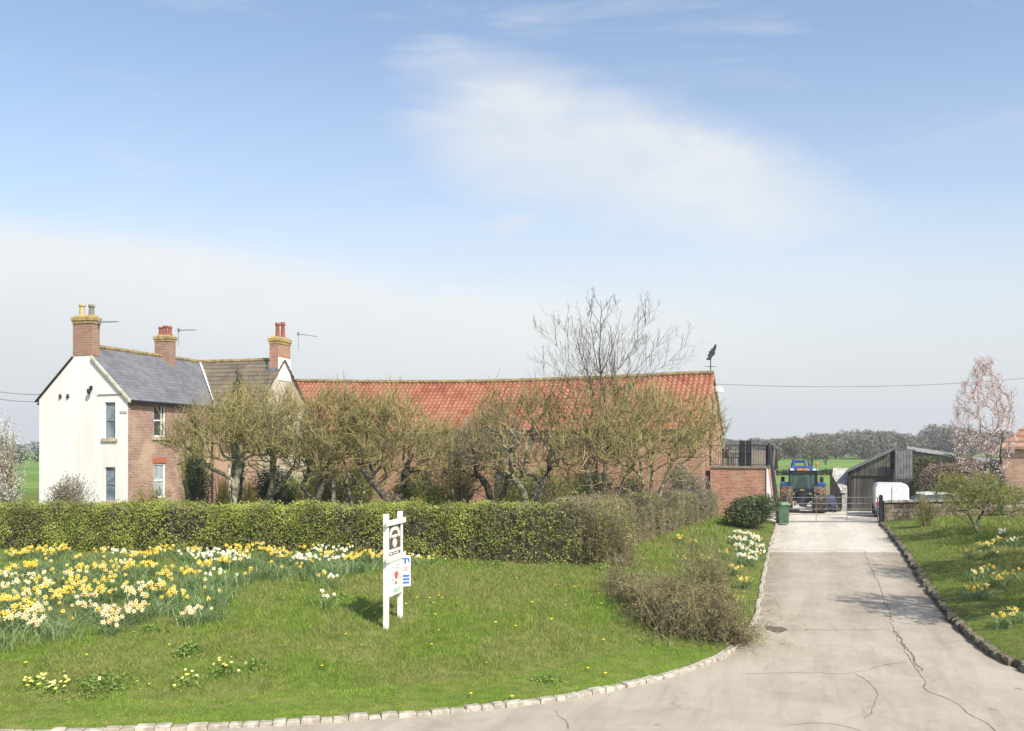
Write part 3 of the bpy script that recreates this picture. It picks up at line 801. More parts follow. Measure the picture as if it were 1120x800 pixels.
n_ = np.array(HF(0, -1, 0)) - np.array(HF(0, 0, 0))
m.slab([HF(u_e + .02, -.04, rz_(u_e) + .085), HF(UM + .545, -.04, rz_(UM + .545) + .085), HF(UM + .545, -.04, rz_(UM + .545) - .05), HF(u_e + .02, -.04, rz_(u_e) - .05)], n_, -.10)
tagm(m.build('verge', M_MORTAR, parent=roof), None)
m = MB(); m.slab([HF(ue2 - .02, -.04, rz_(ue2) + .085), HF(UM - .545, -.04, rz_(UM - .545) + .085), HF(UM - .545, -.04, rz_(UM - .545) + .02), HF(ue2 - .02, -.04, rz_(ue2) + .02)], n_, -.06)
m.build('bargeboard', M_DARKW, parent=roof)
m = MB(); m.slab([HF(.3, 6.30, rz_(u_e) + .14), HF(.22, 6.52, rz_(u_e) + .14), HF(UM + .05, 9.16, RZ + .13), HF(UM - .0, 8.94, RZ + .13)], (0, 0, 1), .05)
m.build('valley_flashing', M_LEAD, parent=roof)
m = MB(); m.tube([HF(.24, -.02, EZ - .14), HF(.24, 6.3, EZ - .17)], .065, 8); m.tube([HF(2.4, 6.3, EZ - .16), HF(.3, 6.3, EZ - .17)], .065, 8); m.tube([HF(.1, 6.42, EZ - .2), HF(.1, 6.42, 1.0)], .045, 6)
m.build('gutter', M_BLACK, parent=house)
m = MB(); m.tube([HF(-.4, -.05, EZ - .62), HF(-.02, -.05, EZ - .64)], .022, 6); m.tube([HF(-1.65, -.04, EZ + .18), HF(-.05, -.04, EZ + .2)], .022, 6)
m.build('pipe', plain('rusty pipe', (.30, .24, .17), .8, .2), parent=house)
for (uu, zz) in ((-3.75, EZ + .1), (-3.32, EZ + .1)):
    m = MB(); m.lathe(HF(uu, .01, zz), np.array(HF(0, -1, 0)) - np.array(HF(0, 0, 0)), [(.075, 0), (.075, .06), (.045, .1)], 8); m.box(HF, uu - .06, uu + .06, -.07, -.012, zz + .09, zz + .13)
    m.build('wall_vent', M_DARKW, parent=house)
m = MB(); m.tube([HF(-2.0, .0, EZ + .5), HF(-2.0, -.16, EZ + .55), HF(-2.0, -.18, EZ + .45)], .02, 6); m.lathe(HF(-2.0, -.18, EZ + .2), (0, 0, 1), [(.04, 0), (.09, .07), (.10, .2), (.06, .26)], 8); m.box(HF, -2.06, -1.94, -.05, -.012, EZ + .42, EZ + .6)
m.build('wall_lamp', M_BLACK, parent=house)
# brown tiled wing roof
def wing_slope(mb, sgn):
    n = 11; te = 9.03 - sgn * 2.66; ze = RZ - 2.66 * (RZ - EZ) / 2.5
    for i in range(n):
        s0, s1 = i / n, (i + 1) / n
        q = []
        for s_, lift in ((s0, .12), (s1, .05)):
            t = te + (9.03 - te) * s_; z = ze + (RZ - ze) * s_ + lift
            ul = (.17 + (UM - .17) * s_) if sgn > 0 else UM
            q.append((ul, t, z))
        ur = 2.9
        a, b, c, d = HF(q[0][0], q[0][1], q[0][2]), HF(ur, q[0][1], q[0][2]), HF(ur, q[1][1], q[1][2]), HF(q[1][0], q[1][1], q[1][2])
        W = 3.0
        mb.quad(a, b, c, d, 0, [(q[0][0] * W, i + .02), (ur * W, i + .02), (ur * W, i + .98), (q[1][0] * W, i + .98)])
        e, f = HF(q[0][0], q[0][1], q[0][2] - .075), HF(ur, q[0][1], q[0][2] - .075)
        mb.quad(e, f, b, a, 0, [(0, i), (ur * W, i), (ur * W, i + .1), (0, i + .1)])
m = MB(); wing_slope(m, 1); wing_slope(m, -1)
m.slab([HF(.17, 6.40, RZ - 2.63 * .98), HF(2.86, 6.40, RZ - 2.63 * .98), HF(2.86, 9.03, RZ), HF(UM, 9.03, RZ)], (0, 0, 1), .08)
m.slab([HF(2.86, 9.03, RZ), HF(2.86, 11.66, RZ - 2.63 * .98), HF(.17, 11.66, RZ - 2.63 * .98), HF(UM, 9.03, RZ)], (0, 0, 1), .08)
wr = tagm(m.build('roof', BROWNT, parent=house), 'brown tiled roof of the wing')
m = MB(); ridge_tiles(m, HF(UM + .2, 9.03, RZ + .06), HF(2.3, 9.03, RZ + .06), .13); m.build('ridge_tiles', LICH, parent=wr)
# chimneys
chimney(house, HF, UM - .54, UM + .54, -.03, .47, RZ - .42, 10.24, 10.62, [(UM - .26, .25, 11.18, .13, M_POTB), (UM + .27, .25, 11.12, .13, M_POTG)], mat=BR_CHIM)
chimney(house, HF, UM - .35, UM + .5, 5.6, 6.2, RZ - .5, 10.02, 10.36, [(UM - .2, 5.9, 10.8, .11, M_POTR), (UM + .08, 5.9, 10.86, .11, M_POTR), (UM + .36, 5.9, 10.82, .11, M_POTR)])
ch = chimney(house, HF, 2.3, 2.82, 8.4, 9.7, RZ - 1.0, 10.05, 10.45, [(2.56, 8.8, 11.2, .12, M_POTR), (2.56, 9.35, 11.3, .12, M_POTR)], mat=BR_BARN)
m = MB(); m.box(HF, 2.22, 2.29, 8.36, 9.05, RZ - .55, RZ - .1); m.box(HF, 2.28, 2.8, 8.33, 8.395, RZ - .65, RZ - .42); m.build('flashing', M_LEADD, parent=ch)
m = MB(); m.slab([HF(2.83, 8.42, RZ - 1.1), HF(2.83, 9.72, RZ - 1.1), HF(2.83, 9.72, RZ + .12), HF(2.83, 8.42, RZ + .16)], np.array(HF(1, 0, 0)) - np.array(HF(0, 0, 0)), .03); m.build('white_render', M_WHITE, parent=ch)
bdir = np.array(HF(1, .12, 0)) - np.array(HF(0, 0, 0))
aerial(house, HF(UM + .7, .3, 10.3), bdir, .95, .2)
aerial(house, HF(UM + .75, 6.1, 10.62), bdir, 1.0, .8)
aerial(house, HF(3.2, 9.9, 10.7), bdir + [0, 0, -.15], 1.1, .9)

# ------------------------------------------------------------------ barn
BF = frame(11.4, 52.0, 21.0)          # u along the ridge (0 at the right gable, negative to the left), t 0 at the ridge
BL = 27.9; BE = 5.46; BR_ = 8.52; BH = 3.5
def bsag(f): return -.26 * math.sin(math.pi * min(1, f * 1.05)) ** 1.0 + .28 * (1 - f)   # f 0 at the left end
barn = thing('barn', 'long red brick barn with an orange pantile roof and a weather vane on its gable', 'barn', BF(-BL / 2, 0, .8))
bw = [(-21.5, -20.5, 1.0, 3.1), (-17.2, -16.0, 1.5, 3.0), (-24.6, -23.6, 1.6, 3.0), (-12.0, -11.0, 1.5, 3.0), (-6.5, -5.3, 1.5, 3.0)]
m = MB(); wall(m, BF, 'u', -BH, -BL, 0, .5, BE, bw, .2)
m.add([BF(-BL, BH, .5), BF(0, BH, .5), BF(0, BH, BE), BF(-BL, BH, BE)], [(0, 1, 2, 3)])
m.add([BF(-BL, -BH, .5), BF(-BL, BH, .5), BF(-BL, BH, BE), BF(-BL, 0, BR_ + .2), BF(-BL, -BH, BE)], [(0, 1, 2, 3, 4)])
m.build('long_wall', BR_BARN, parent=barn)
m = MB(); wall(m, BF, 'v', 0, -BH, BH, .5, BE, [(-1.15, -.35, 3.42, 5.40)], .18, -1)
m.add([BF(0, -BH, BE), BF(0, BH, BE), BF(0, 0, BR_)], [(0, 1, 2)])
m.build('gable_wall', BR_BARN, parent=barn)
for i, (a, b, c, d) in enumerate(bw): window(barn, BF, 'u', -BH, a, b, c, d, 1, mull=(.5,) if i else (), fr=.08, sill=i > 0, name='window' if i else 'door', fm=M_DARKW, sillmat=ARCH)
m = MB(); m.box(BF, -.10, -.05, -1.13, -.37, 3.42, 5.38); d_ = m.build('door', M_DARKW, parent=barn)
m = MB(); m.box(BF, .004, .05, -.2, .12, 6.25, 6.95); m.build('vent_slit', M_DARKW, parent=barn)
def pantile(mb, sgn, n=15):
    te = sgn * (BH + .22); k = 7; per = .30; cols = int((BL + .2) / per) * k
    us = np.linspace(-BL - .1, .12, cols + 1)
    slope = (BR_ - BE) / BH; ze = BE - .22 * slope
    lines = []
    for i in range(n):
        for s_, lift in ((i / n, .11), ((i + 1) / n, .055)): lines.append((s_, lift, i + (.02 if s_ == i / n else .98)))
    ph = (us - us[0]) / per
    wave = np.where((ph % 1) < .62, np.sin((ph % 1) / .62 * math.pi) * .075, -.014 * np.sin(((ph % 1) - .62) / .38 * math.pi))
    V = []; 
    f = (us + BL) / BL
    sg = np.array([bsag(min(1, max(0, q))) for q in f])
    for s_, lift, _ in lines:
        t = te * (1 - s_); z = ze + (BR_ - ze) * s_
        w2 = .02 * np.sin(us * .9 + s_ * 3) + .012 * np.sin(us * 2.3)
        zz = z + lift + wave + sg * s_ + w2 * (1 - abs(2 * s_ - 1))
        V.append(np.array([BF(u, t, q) for u, q in zip(us, zz)]))
    o = len(mb.v); c1 = cols + 1
    vs = np.vstack(V); fs = []; uvs = []
    for r_ in range(len(lines) - 1):
        v0, v1 = lines[r_][2], lines[r_ + 1][2]
        if r_ % 2 == 1: v0, v1 = lines[r_ + 1][2], lines[r_ + 1][2] + .02
        for c in range(cols):
            q = r_ * c1 + c; fs.append((q, q + 1, q + 1 + c1, q + c1)); off = .001
            uvs.append([(ph[c] + off, v0), (ph[c + 1] - off, v0), (ph[c + 1] - off, v1), (ph[c] + off, v1)])
    mb.add(vs, fs, 0, uvs)
m = MB(); pantile(m, -1); pantile(m, 1)
broof = m.build('roof', PANT, parent=barn)
m = MB(); ridge_tiles(m, BF(-BL, 0, BR_ + .12), BF(.1, 0, BR_ + .12), .15, .42, 0, bsag); m.build('ridge_tiles', LICH, parent=broof)
m = MB()
for s in (-1, 1):
    te = s * (BH + .2); ze = BE - .2 * (BR_ - BE) / BH
    m.slab([BF(.12, te, ze + .03), BF(.12, 0, BR_ + .06), BF(.12, 0, BR_ - .08), BF(.12, te, ze - .1)], np.array(BF(1, 0, 0)) - np.array(BF(0, 0, 0)), .10)
m.build('verge', plain('verge mortar', (.36, .26, .17), .9, .1), parent=broof)
m = MB(); m.tube([BF(-BL, -BH - .3, BE - .12), BF(0.05, -BH - .3, BE - .12)], .07, 8); m.build('gutter', M_BLACK, parent=barn)
# weather vane with a spread-winged bird
wv = MB(); b0 = np.array(BF(-.1, 0, BR_)); wv.tube([b0, b0 + [0, 0, 1.1]], .028, 6)
for dx, dy in ((1, 0), (0, 1)): wv.tube([b0 + [-.34 * dx, -.34 * dy, .5], b0 + [.34 * dx, .34 * dy, .5]], .014, 5)
bird = [(-.26, .98), (-.12, 1.0), (-.2, 1.16), (-.1, 1.2), (-.12, 1.36), (.0, 1.38), (.0, 1.5), (.1, 1.5), (.14, 1.62), (.2, 1.6), (.2, 1.72), (.28, 1.76), (.33, 1.68), (.3, 1.5), (.24, 1.38), (.24, 1.2), (.14, 1.1), (.05, 1.0), (.02, .88), (-.1, .86), (-.22, .88)]
wv.slab([b0 + [x, 0, z * 1.02 - .02] for x, z in bird], (0, 1, 0), .05)
wv.build('weather_vane', M_BLACK, parent=barn)
fl = MB(); q = np.array(BF(.0, -.35, 7.75)); fl.tube([q, np.array(BF(.35, -.35, 7.85))], .03, 6)
fl.lathe(np.array(BF(.42, -.35, 7.55)), (0, 0, 1), [(.27, 0), (.27, .03), (.22, .15), (.12, .25), (.05, .29)], 14)
fl.build('floodlight', M_WHITE, parent=barn)
al = MB(); al.box(BF, .003, .12, .15, .45, 6.28, 6.5); al.build('alarm_box', M_WHITE, parent=barn)

# ------------------------------------------------------------------ raised terrace beside the barn
TF = frame(10.7, 49.45, 21.0); TL = 2.95; TD = 3.42
ter = thing('terrace', 'raised brick terrace with black railings against the barn gable', 'terrace', TF(1.5, 1.5, .7))
m = MB(); m.box(TF, .02, TL, 0, 4.0, .3, TD - .1); m.build('brick_wall', BR_RED, parent=ter)
m = MB(); m.box(TF, -.02, TL + .06, -.07, 4.05, TD - .098, TD); m.build('coping', plain('coping stone', (.25, .21, .16), .9, .1), parent=ter)
m = MB()
for a, b in (((.05, .0), (TL, .0)), ((TL, .0), (TL, 3.9))):
    pa, pb = np.array(TF(*a, TD + 1.12)), np.array(TF(*b, TD + 1.12)); m.tube([pa, pb], .024, 6); m.tube([pa - [0, 0, 1.02], pb - [0, 0, 1.02]], .018, 6)
    L = np.linalg.norm(pb - pa); k = int(L / .13)
    for i in range(k + 1): q = pa + (pb - pa) * i / k; m.tube([q - [0, 0, 1.1], q], .03 if i in (0, k) else .011, 4)
m.build('railing', M_BLACK, parent=ter)
m = MB(); m.slab([TF(TL + .16, .0, TD + 1.25), TF(TL + .16, .6, TD + 1.25), TF(TL + .72, .7, .6), TF(TL + .62, -.1, .6)], np.array(TF(1, 0, 0)) - np.array(TF(0, 0, 0)), .1)
tagm(m.build('stair_screen', plain('black boarding', (.03, .033, .04), .6, .3), parent=ter), 'tall tapering black screen at the outer edge')
m = MB(); m.add([TF(TL + .02, -.06, .5), TF(TL + .42, -.06, .5), TF(TL + .08, -.06, TD - .12), TF(TL + .02, -.06, TD - .12), TF(TL + .02, .1, .5), TF(TL + .42, .1, .5), TF(TL + .08, .1, TD - .12), TF(TL + .02, .1, TD - .12)], [(0, 1, 2, 3), (7, 6, 5, 4), (1, 5, 6, 2), (0, 4, 5, 1), (3, 2, 6, 7)])
m.build('white_render', M_WHITE, parent=ter)
for (u, g) in ((1.52, 0), (1.86, 0)):
    t = thing('privacy_screen', 'black slatted screen panel standing on the terrace beside the chairs' if u < 1.6 else 'black slatted screen panel standing on the terrace nearer the tapering screen', 'screen', TF(u, .3, TD), 'black screen panels on the terrace')
    m = MB(); m.box(TF, u, u + .3, .27, .33, TD + .01, TD + .05); m.box(TF, u, u + .3, .27, .33, TD + 1.3, TD + 1.36); m.box(TF, u, u + .03, .27, .33, TD + .052, TD + 1.298); m.box(TF, u + .27, u + .3, .27, .33, TD + .052, TD + 1.298); m.build('frame', M_BLACK, parent=t)
    m = MB()
    for i in range(5): m.box(TF, u + .035 + i * .047, u + .035 + i * .047 + .042, .285, .315, TD + .052, TD + 1.298)
    m.build('slats', plain('black slats', (.025, .025, .028), .6, .3), parent=t)
def garden_chair(u, tt, rot, label):
    F2 = lambda a, b, z: TF(u + a * math.cos(rot) - b * math.sin(rot), tt + a * math.sin(rot) + b * math.cos(rot), TD + z)
    t = thing('garden_chair', label, 'chair', F2(0, 0, .005), 'black chairs on the terrace')
    m = MB(); m.box(F2, -.23, .23, -.22, .22, .42, .46); m.build('seat', M_BLACK, parent=t)
    m = MB()
    m.box(F2, -.23, .23, .2, .23, .82, .9); m.box(F2, -.23, .23, .2, .23, .47, .5)
    for i in range(6): m.box(F2, -.21 + i * .078, -.18 + i * .078, .205, .225, .502, .818)
    m.build('backrest', M_BLACK, parent=t)
    for a in (-.2, .2):
        for b in (-.19, .19): m = MB(); m.tube([F2(a * 1.12, b * 1.12, .0), F2(a, b, .42)], .02, 5); m.build('leg', M_BLACK, parent=t)
    for a in (-.25, .25): m = MB(); m.box(F2, a - .02, a + .02, -.2, .21, .64, .67); m.tube([F2(a, -.18, .46), F2(a, -.18, .64)], .015, 4); m.build('armrest', M_BLACK, parent=t)
garden_chair(.85, .9, 2.6, 'black garden chair on the terrace, nearest the barn gable'); garden_chair(1.3, .75, -1.2, 'black garden chair on the terrace, beside the slatted screens')

# ------------------------------------------------------------------ outbuilding behind the terrace
OF = frame(X(846, 62), 62, 18)
ob = thing('outbuilding', 'small brick outbuilding with a grey tiled roof behind the terrace', 'outbuilding', OF(-2, 2, .75))
m = MB(); m.box(OF, -5, .0, 0, 5, .3, 3.0); m.add([OF(.0, 0, 3.0), OF(.0, 5, 3.0), OF(.0, 2.5, 4.1)], [(0, 1, 2)]); m.build('brick_wall', BR_BARN, parent=ob)
m = MB(); m.slab([OF(-5, -.2, 2.92), OF(.15, -.2, 2.92), OF(.15, 2.5, 4.2), OF(-5, 2.5, 4.2)], (0, 0, 1), .1); m.slab([OF(.15, 5.2, 2.92), OF(-5, 5.2, 2.92), OF(-5, 2.5, 4.2), OF(.15, 2.5, 4.2)], (0, 0, 1), .1); m.build('roof', BROWNT, parent=ob)
m = MB(); m.box(OF, .0, .06, .5, 1.5, .7, 2.7); m.build('door', M_BLACK, parent=ob)
m = MB(); m.slab([OF(.16, -.22, 2.85), OF(.16, 2.5, 4.1), OF(.16, 2.5, 4.28), OF(.16, -.22, 3.03)], np.array(OF(1, 0, 0)) - np.array(OF(0, 0, 0)), .05); m.build('bargeboard', M_BLACK, parent=ob)

# ------------------------------------------------------------------ right-hand cottage
CF = frame(X(1096.5, 52), 52, 31)      # corner nearest the view, u along the lit front
cot = thing('brick_building', 'brick building with a hipped tile roof beyond the blossom tree', 'building', CF(4, 4, .9))
CE = Z(489, 52); CW = 9.0; CH = 4.4
m = MB(); m.box(CF, 0, CW, 0, CW, .4, CE)
m.build('brick_wall', brick('cottage brick', (.50, .30, .195), (.26, .14, .095), (.55, .46, .35), patch=(.50, .37, .24), pscale=.8), parent=cot)
m = MB(); n = 14
for i in range(n):
    s0, s1 = i / n, (i + 1) / n
    def q(side, e, s_, l):
        o = -.25 + (CW / 2 + .25) * s_; z = CE - .14 + (CH + .14) * s_ + l; f = CW - o
        P = {'f': [(o, o), (f, o)], 'l': [(o, f), (o, o)], 'r': [(f, o), (f, f)], 'b': [(f, f), (o, f)]}[side][e]
        return CF(P[0], P[1], z)
    for sd_ in 'flrb':
        W = 4.5
        m.quad(q(sd_, 0, s0, .17), q(sd_, 1, s0, .17), q(sd_, 1, s1, .06), q(sd_, 0, s1, .06), 0, [(s0 * 4.5 * W, i + .02), ((9.6 - 4.5 * s0) * W, i + .02), ((9.6 - 4.5 * s1) * W, i + .98), (s1 * 4.5 * W, i + .98)])
        m.quad(q(sd_, 0, s0, .02), q(sd_, 1, s0, .02), q(sd_, 1, s0, .17), q(sd_, 0, s0, .17), 0, [(0, i + .01), (9 * W, i + .01), (9 * W, i + .03), (0, i + .03)])
m.build('roof', tiles('cottage tiles', [(.25, .125, .08), (.34, .185, .12), (.41, .25, .17)], (.36, .29, .18), .5, .75, .5), parent=cot)
m = MB(); m.box(CF, .42, .62, -.14, -.004, CE - .35, CE + .25); m.build('white_box', M_WHITE, parent=cot)
# ------------------------------------------------------------------ dark timber shed and its neighbours
M_CLAD, t_, b_ = mk('weathered cladding', .85, .2)
g_ = t_.new('ShaderNodeNewGeometry')
c_ = t_.mix(t_.ss(t_.noise(t_.scale(g_.outputs['Position'], 7, 7, .5), 1.2, 4, .6), .35, .68), (.06, .055, .048), (.15, .137, .115))
c_ = t_.mix(t_.math('MULTIPLY', g_.outputs['Random Per Island'], .45), c_, (.035, .032, .028))
t_.l.new(c_, b_.inputs['Base Color'])
M_SHEET = plain('grey metal sheet', (.10, .10, .10), .55, .4, .15, 3)
M_FIBRE = plain('fibre cement sheet', (.36, .335, .29), .85, .2, nscale=2, c2=(.50, .47, .41))
M_FIBRED = plain('old fibre cement', (.27, .25, .215), .9, .2, nscale=2, c2=(.42, .39, .33))
M_RUBBER = plain('muddy tyre', (.055, .045, .033), .9, .15, nscale=5, c2=(.17, .135, .095))
M_BLUE = plain('blue tractor paint', (.02, .06, .205), .25, .6, .2, 4)
M_BLUED = plain('dull blue paint', (.02, .028, .065), .5, .4, .3, 6)
M_STEEL = plain('dark machine steel', (.04, .04, .043), .55, .4, .4, 8)
M_GALV = plain('galvanised steel', (.15, .15, .15), .6, .4, .2, 6)
M_CAR = plain('white car paint', (.72, .73, .72), .3, .5, .06)
M_GREEN = plain('green bin plastic', (.065, .12, .07), .5, .35, .2, 5)
M_GREENL = plain('pale green lid', (.17, .26, .16), .5, .35, .2, 5)
M_ORANGE = plain('orange lens', (.50, .21, .05), .3, .5)
M_RED = plain('red lens', (.5, .02, .02), .3, .5)
M_PLATE = plain('yellow plate', (.75, .55, .05), .5, .3)

SD = 55.0
SF = frame(X(928, SD), SD, 22.0)
shed = thing('timber_shed', 'dark vertical timber clad shed with a sloping roof and a pale lean-to', 'shed', SF(2, 2, .6))
SWd = 3.6; zl, zr2 = Z(513.5, SD), Z(491, SD - .4)
def clad(mb, F, u0, u1, t, z0, top, w=.14, th=.025):
    n = int(abs(u1 - u0) / w); w = (u1 - u0) / n
    for i in range(n):
        a, b = u0 + i * w + .006, u0 + (i + 1) * w - .004; o = .012 * (i % 2)
        mb.add([F(a, t - o, z0), F(b, t - o, z0), F(b, t - o, top(b)), F(a, t - o, top(a)), F(a, t + th, z0), F(b, t + th, z0), F(b, t + th, top(b)), F(a, t + th, top(a))],
               [(0, 1, 2, 3), (7, 6, 5, 4), (1, 5, 6, 2), (0, 3, 7, 4), (3, 2, 6, 7), (0, 4, 5, 1)])
stop = lambda u: zl + (zr2 - zl) * min(1, u / 2.35)
m = MB(); clad(m, SF, 0.15, 2.3, -.12, 2.72, lambda u: stop(u) - .05); clad(m, SF, .15, SWd, 0, .5, lambda u: min(2.75, stop(u)))
clad(m, SF, 2.3, SWd, 0, 2.76, lambda u: zr2 - .1)
m.build('wall', M_CLAD, parent=shed)
m = MB(); m.box(SF, 0, .13, -.14, 6.9, .5, zl - .06); m.box(SF, .135, SWd, 6.8, 6.9, .5, zl); m.box(SF, SWd - .1, SWd, .04, 6.79, .5, zr2 - .12); m.build('side_wall', M_DARKW, parent=shed)
m = MB(); m.slab([SF(-.12, -.35, zl - .08), SF(2.4, -.35, zr2), SF(2.4, 7, zr2), SF(-.12, 7, zl - .08)], (0, 0, 1), .09)
m.slab([SF(2.41, -.1, zr2), SF(SWd + .1, -.1, zr2 - .05), SF(SWd + .1, 7, zr2 - .05), SF(2.41, 7, zr2)], (0, 0, 1), .08)
m.build('roof', M_SHEET, parent=shed)
m = MB(); m.slab([SF(-.12, -.37, zl - .04), SF(2.42, -.37, zr2 + .04), SF(2.42, -.37, zr2 - .14), SF(-.12, -.37, zl - .2)], np.array(SF(0, -1, 0)) - np.array(SF(0, 0, 0)), -.03); m.build('bargeboard', M_GALV, parent=shed)
m = MB(); m.box(SF, 2.58, 3.5, -.75, -.68, Z(523, SD - .7), Z(493, SD - .7))
for i in range(6): m.box(SF, 2.6 + i * .15, 2.63 + i * .15, -.775, -.752, Z(522.5, SD - .7), Z(493.5, SD - .7))
m.tube([SF(2.6, -.69, zr2 - .25), SF(2.6, 0, zr2 - .25)], .03, 5); m.tube([SF(3.45, -.69, zr2 - .25), SF(3.45, 0, zr2 - .25)], .03, 5)
m.build('hoist_door', plain('grey door sheet', (.17, .17, .165), .6, .3, .2, 4), parent=shed)
m = MB(); m.box(SF, 2.36, 2.56, -.16, -.03, Z(512, SD), Z(494, SD)); m.build('hatch', M_DARKV, parent=shed)
# lean-to
m = MB(); z1, z2 = Z(513, SD), Z(532, SD)
LTu0 = -.98
for i in range(7):
    a, b = LTu0 + i * .13, LTu0 + i * .13 + .124
    m.slab([SF(a, -.9, z2 - .35 + (i % 2) * .02), SF(b, -.9, z2 - .35 + (i % 2) * .02), SF(b, 2.2, z1 + .0 + (i % 2) * .02), SF(a, 2.2, z1 + (i % 2) * .02)], (0, 0, 1), .02)
m.build('lean_to_roof', M_FIBRE, parent=shed)
m = MB(); m.add([SF(LTu0 - .02, -.9, .5), SF(LTu0 - .02, 2.2, .5), SF(LTu0 - .02, 2.2, z1 + .03), SF(LTu0 - .02, -.9, z2 - .33), SF(LTu0 + .06, -.9, .5), SF(LTu0 + .06, 2.2, .5), SF(LTu0 + .06, 2.2, z1 - .04), SF(LTu0 + .06, -.9, z2 - .4)],
               [(0, 1, 2, 3), (7, 6, 5, 4), (0, 3, 7, 4), (3, 2, 6, 7)])
m.box(SF, LTu0 + .07, -.02, 2.1, 2.18, .5, z1 - .1)
m.slab([SF(LTu0 - .03, -.93, .5), SF(LTu0 + .58, -.93, .5), SF(LTu0 + .58, -.93, Z(536, SD)), SF(LTu0 - .03, -.93, Z(515.5, SD))], np.array(SF(0, -1, 0)) - np.array(SF(0, 0, 0)), .04)
m.build('lean_to_wall', M_DARKW, parent=shed)
m = MB(); m.box(SF, -.34, -.04, -.82, -.78, .55, Z(533, SD)); m.build('lean_to_board', plain('pale board', (.42, .40, .36), .7, .2), parent=shed)

GF = frame(X(986, 62), 62, 24)
gb = thing('farm_barn', 'low grey farm barn with a long fibre cement roof behind the timber shed', 'barn', GF(4, 6, .7))
gzr = [Z(489, 62), Z(492, 62), Z(505.5, 62)]
m = MB(); m.add([GF(0, 0, .4), GF(6.2, 0, .4), GF(6.2, 0, gzr[2] - .1), GF(.6, 0, gzr[0] - .1), GF(0, 0, gzr[0] - .3)], [(0, 1, 2, 3, 4)]); m.box(GF, 0, 6.2, .05, 12, .4, gzr[2] - .2)
m.build('wall', M_FIBRED, parent=gb)
m = MB()
k = 26
for i in range(k):
    a, b = i / k, (i + .94) / k
    zz = lambda f: gzr[0] + (gzr[2] - gzr[0]) * f + .03 * (i % 2)
    m.slab([GF(.4 + 6.0 * a, -.25, zz(a)), GF(.4 + 6.0 * b, -.25, zz(b)), GF(.4 + 6.0 * b, 12, zz(b)), GF(.4 + 6.0 * a, 12, zz(a))], (0, 0, 1), .05)
m.build('roof', M_FIBRE, parent=gb)
m = MB(); m.slab([GF(.35, -.27, gzr[0] + .06), GF(6.45, -.27, gzr[2] + .06), GF(6.45, -.27, gzr[2] - .2), GF(.35, -.27, gzr[0] - .2)], np.array(GF(0, -1, 0)) - np.array(GF(0, 0, 0)), -.04); m.build('bargeboard', plain('pale bargeboard', (.45, .44, .41), .7, .2), parent=gb)

# ------------------------------------------------------------------ tractor, seen from behind
TX = X(878, 53.5)
KF = frame(TX, 53.5, 15.5, .6)
tr = thing('tractor', 'blue farm tractor parked in the yard with its muddy rear wheels towards the gate', 'tractor', KF(0, 0, 0))
def wheel(cx, cy, r, w, rim_r, name, lug=22):
    m = MB(); ax = np.array(KF(1, 0, 0)) - np.array(KF(0, 0, 0)); c = np.array(KF(cx, cy, r))
    pr = [(rim_r, -w / 2 + .04), (r * .8, -w / 2), (r * .95, -w / 2 + .03), (r * .975, -w / 4), (r * .98, 0), (r * .975, w / 4), (r * .95, w / 2 - .03), (r * .8, w / 2), (rim_r, w / 2 - .04)]
    m.lathe(c, ax, pr, 40)
    for i in range(lug):
        for s in (-1, 1):
            th = 2 * math.pi * (i + (.5 if s > 0 else 0)) / lug
            def pnt(aa, rr, u): 
                return KF(cx + u, cy + rr * math.cos(aa), r + rr * math.sin(aa))
            d = .17
            a0, a1 = th, th + d * 1.4
            q = [(a0, s * w * .5), (a1, s * .01), (a1 + .055, s * .01), (a0 + .07, s * w * .5)]
            m.add([pnt(a, r * .965, u) for a, u in q] + [pnt(a, r * 1.015 if abs(u) < .1 else r * .99, u) for a, u in q],
                  [(4, 5, 6, 7), (0, 1, 5, 4), (1, 2, 6, 5), (2, 3, 7, 6), (3, 0, 4, 7)])
    t = m.build('tyre', M_RUBBER, parent=wheelpart(name, cx, cy, r, w, rim_r))
def wheelpart(name, cx, cy, r, w, rim_r):
    m = MB(); ax = np.array(KF(1, 0, 0)) - np.array(KF(0, 0, 0)); c = np.array(KF(cx, cy, r))
    m.lathe(c, ax, [(rim_r * .98, -w / 2 + .06), (rim_r * .9, -w / 2 + .1), (rim_r * .3, -w * .1), (.12, -w * .1), (.12, w * .1), (rim_r * .3, w * .1), (rim_r * .9, w / 2 - .1), (rim_r * .98, w / 2 - .06)], 28)
    return m.build(name, plain('wheel rim paint', (.45, .46, .46), .5, .4) if 'wr' not in MATS else MATS['wr'], parent=tr)
for s in (-1, 1): wheel(s * .92, 0, .88, .70, .46, 'wheel'); wheel(s * .86, 2.75, .66, .42, .36, 'wheel', 18)
m = MB(); m.tube([KF(-.75, 0, .86), KF(-.3, 0, .86), KF(.3, 0, .86), KF(.75, 0, .86)], [.13, .2, .2, .13], 10); m.box(KF, -.33, .33, -.35, 3.1, .55, 1.15); m.box(KF, -.22, .22, -.5, -.36, .45, 1.3); m.tube([KF(-.7, 2.75, .66), KF(.7, 2.75, .66)], .12, 8)
m.build('chassis', M_STEEL, parent=tr)
m = MB()
for s in (-1, 1):
    m.tube([KF(s * .42, -.35, .6), KF(s * .5, -.85, .55), KF(s * .48, -1.2, .5)], .045, 6); m.tube([KF(s * .3, -.4, 1.25), KF(s * .46, -.75, 1.2), KF(s * .49, -.95, .56)], .035, 6); m.tube([KF(s * .2, -.38, .9), KF(s * .46, -.9, .56)], .03, 6)
m.tube([KF(0, -.5, 1.12), KF(0, -1.05, .98)], .05, 6); m.box(KF, -.2, .2, -.62, -.5, .38, .62); m.tube([KF(-.5, -.95, .55), KF(.5, -.95, .55)], .03, 6)
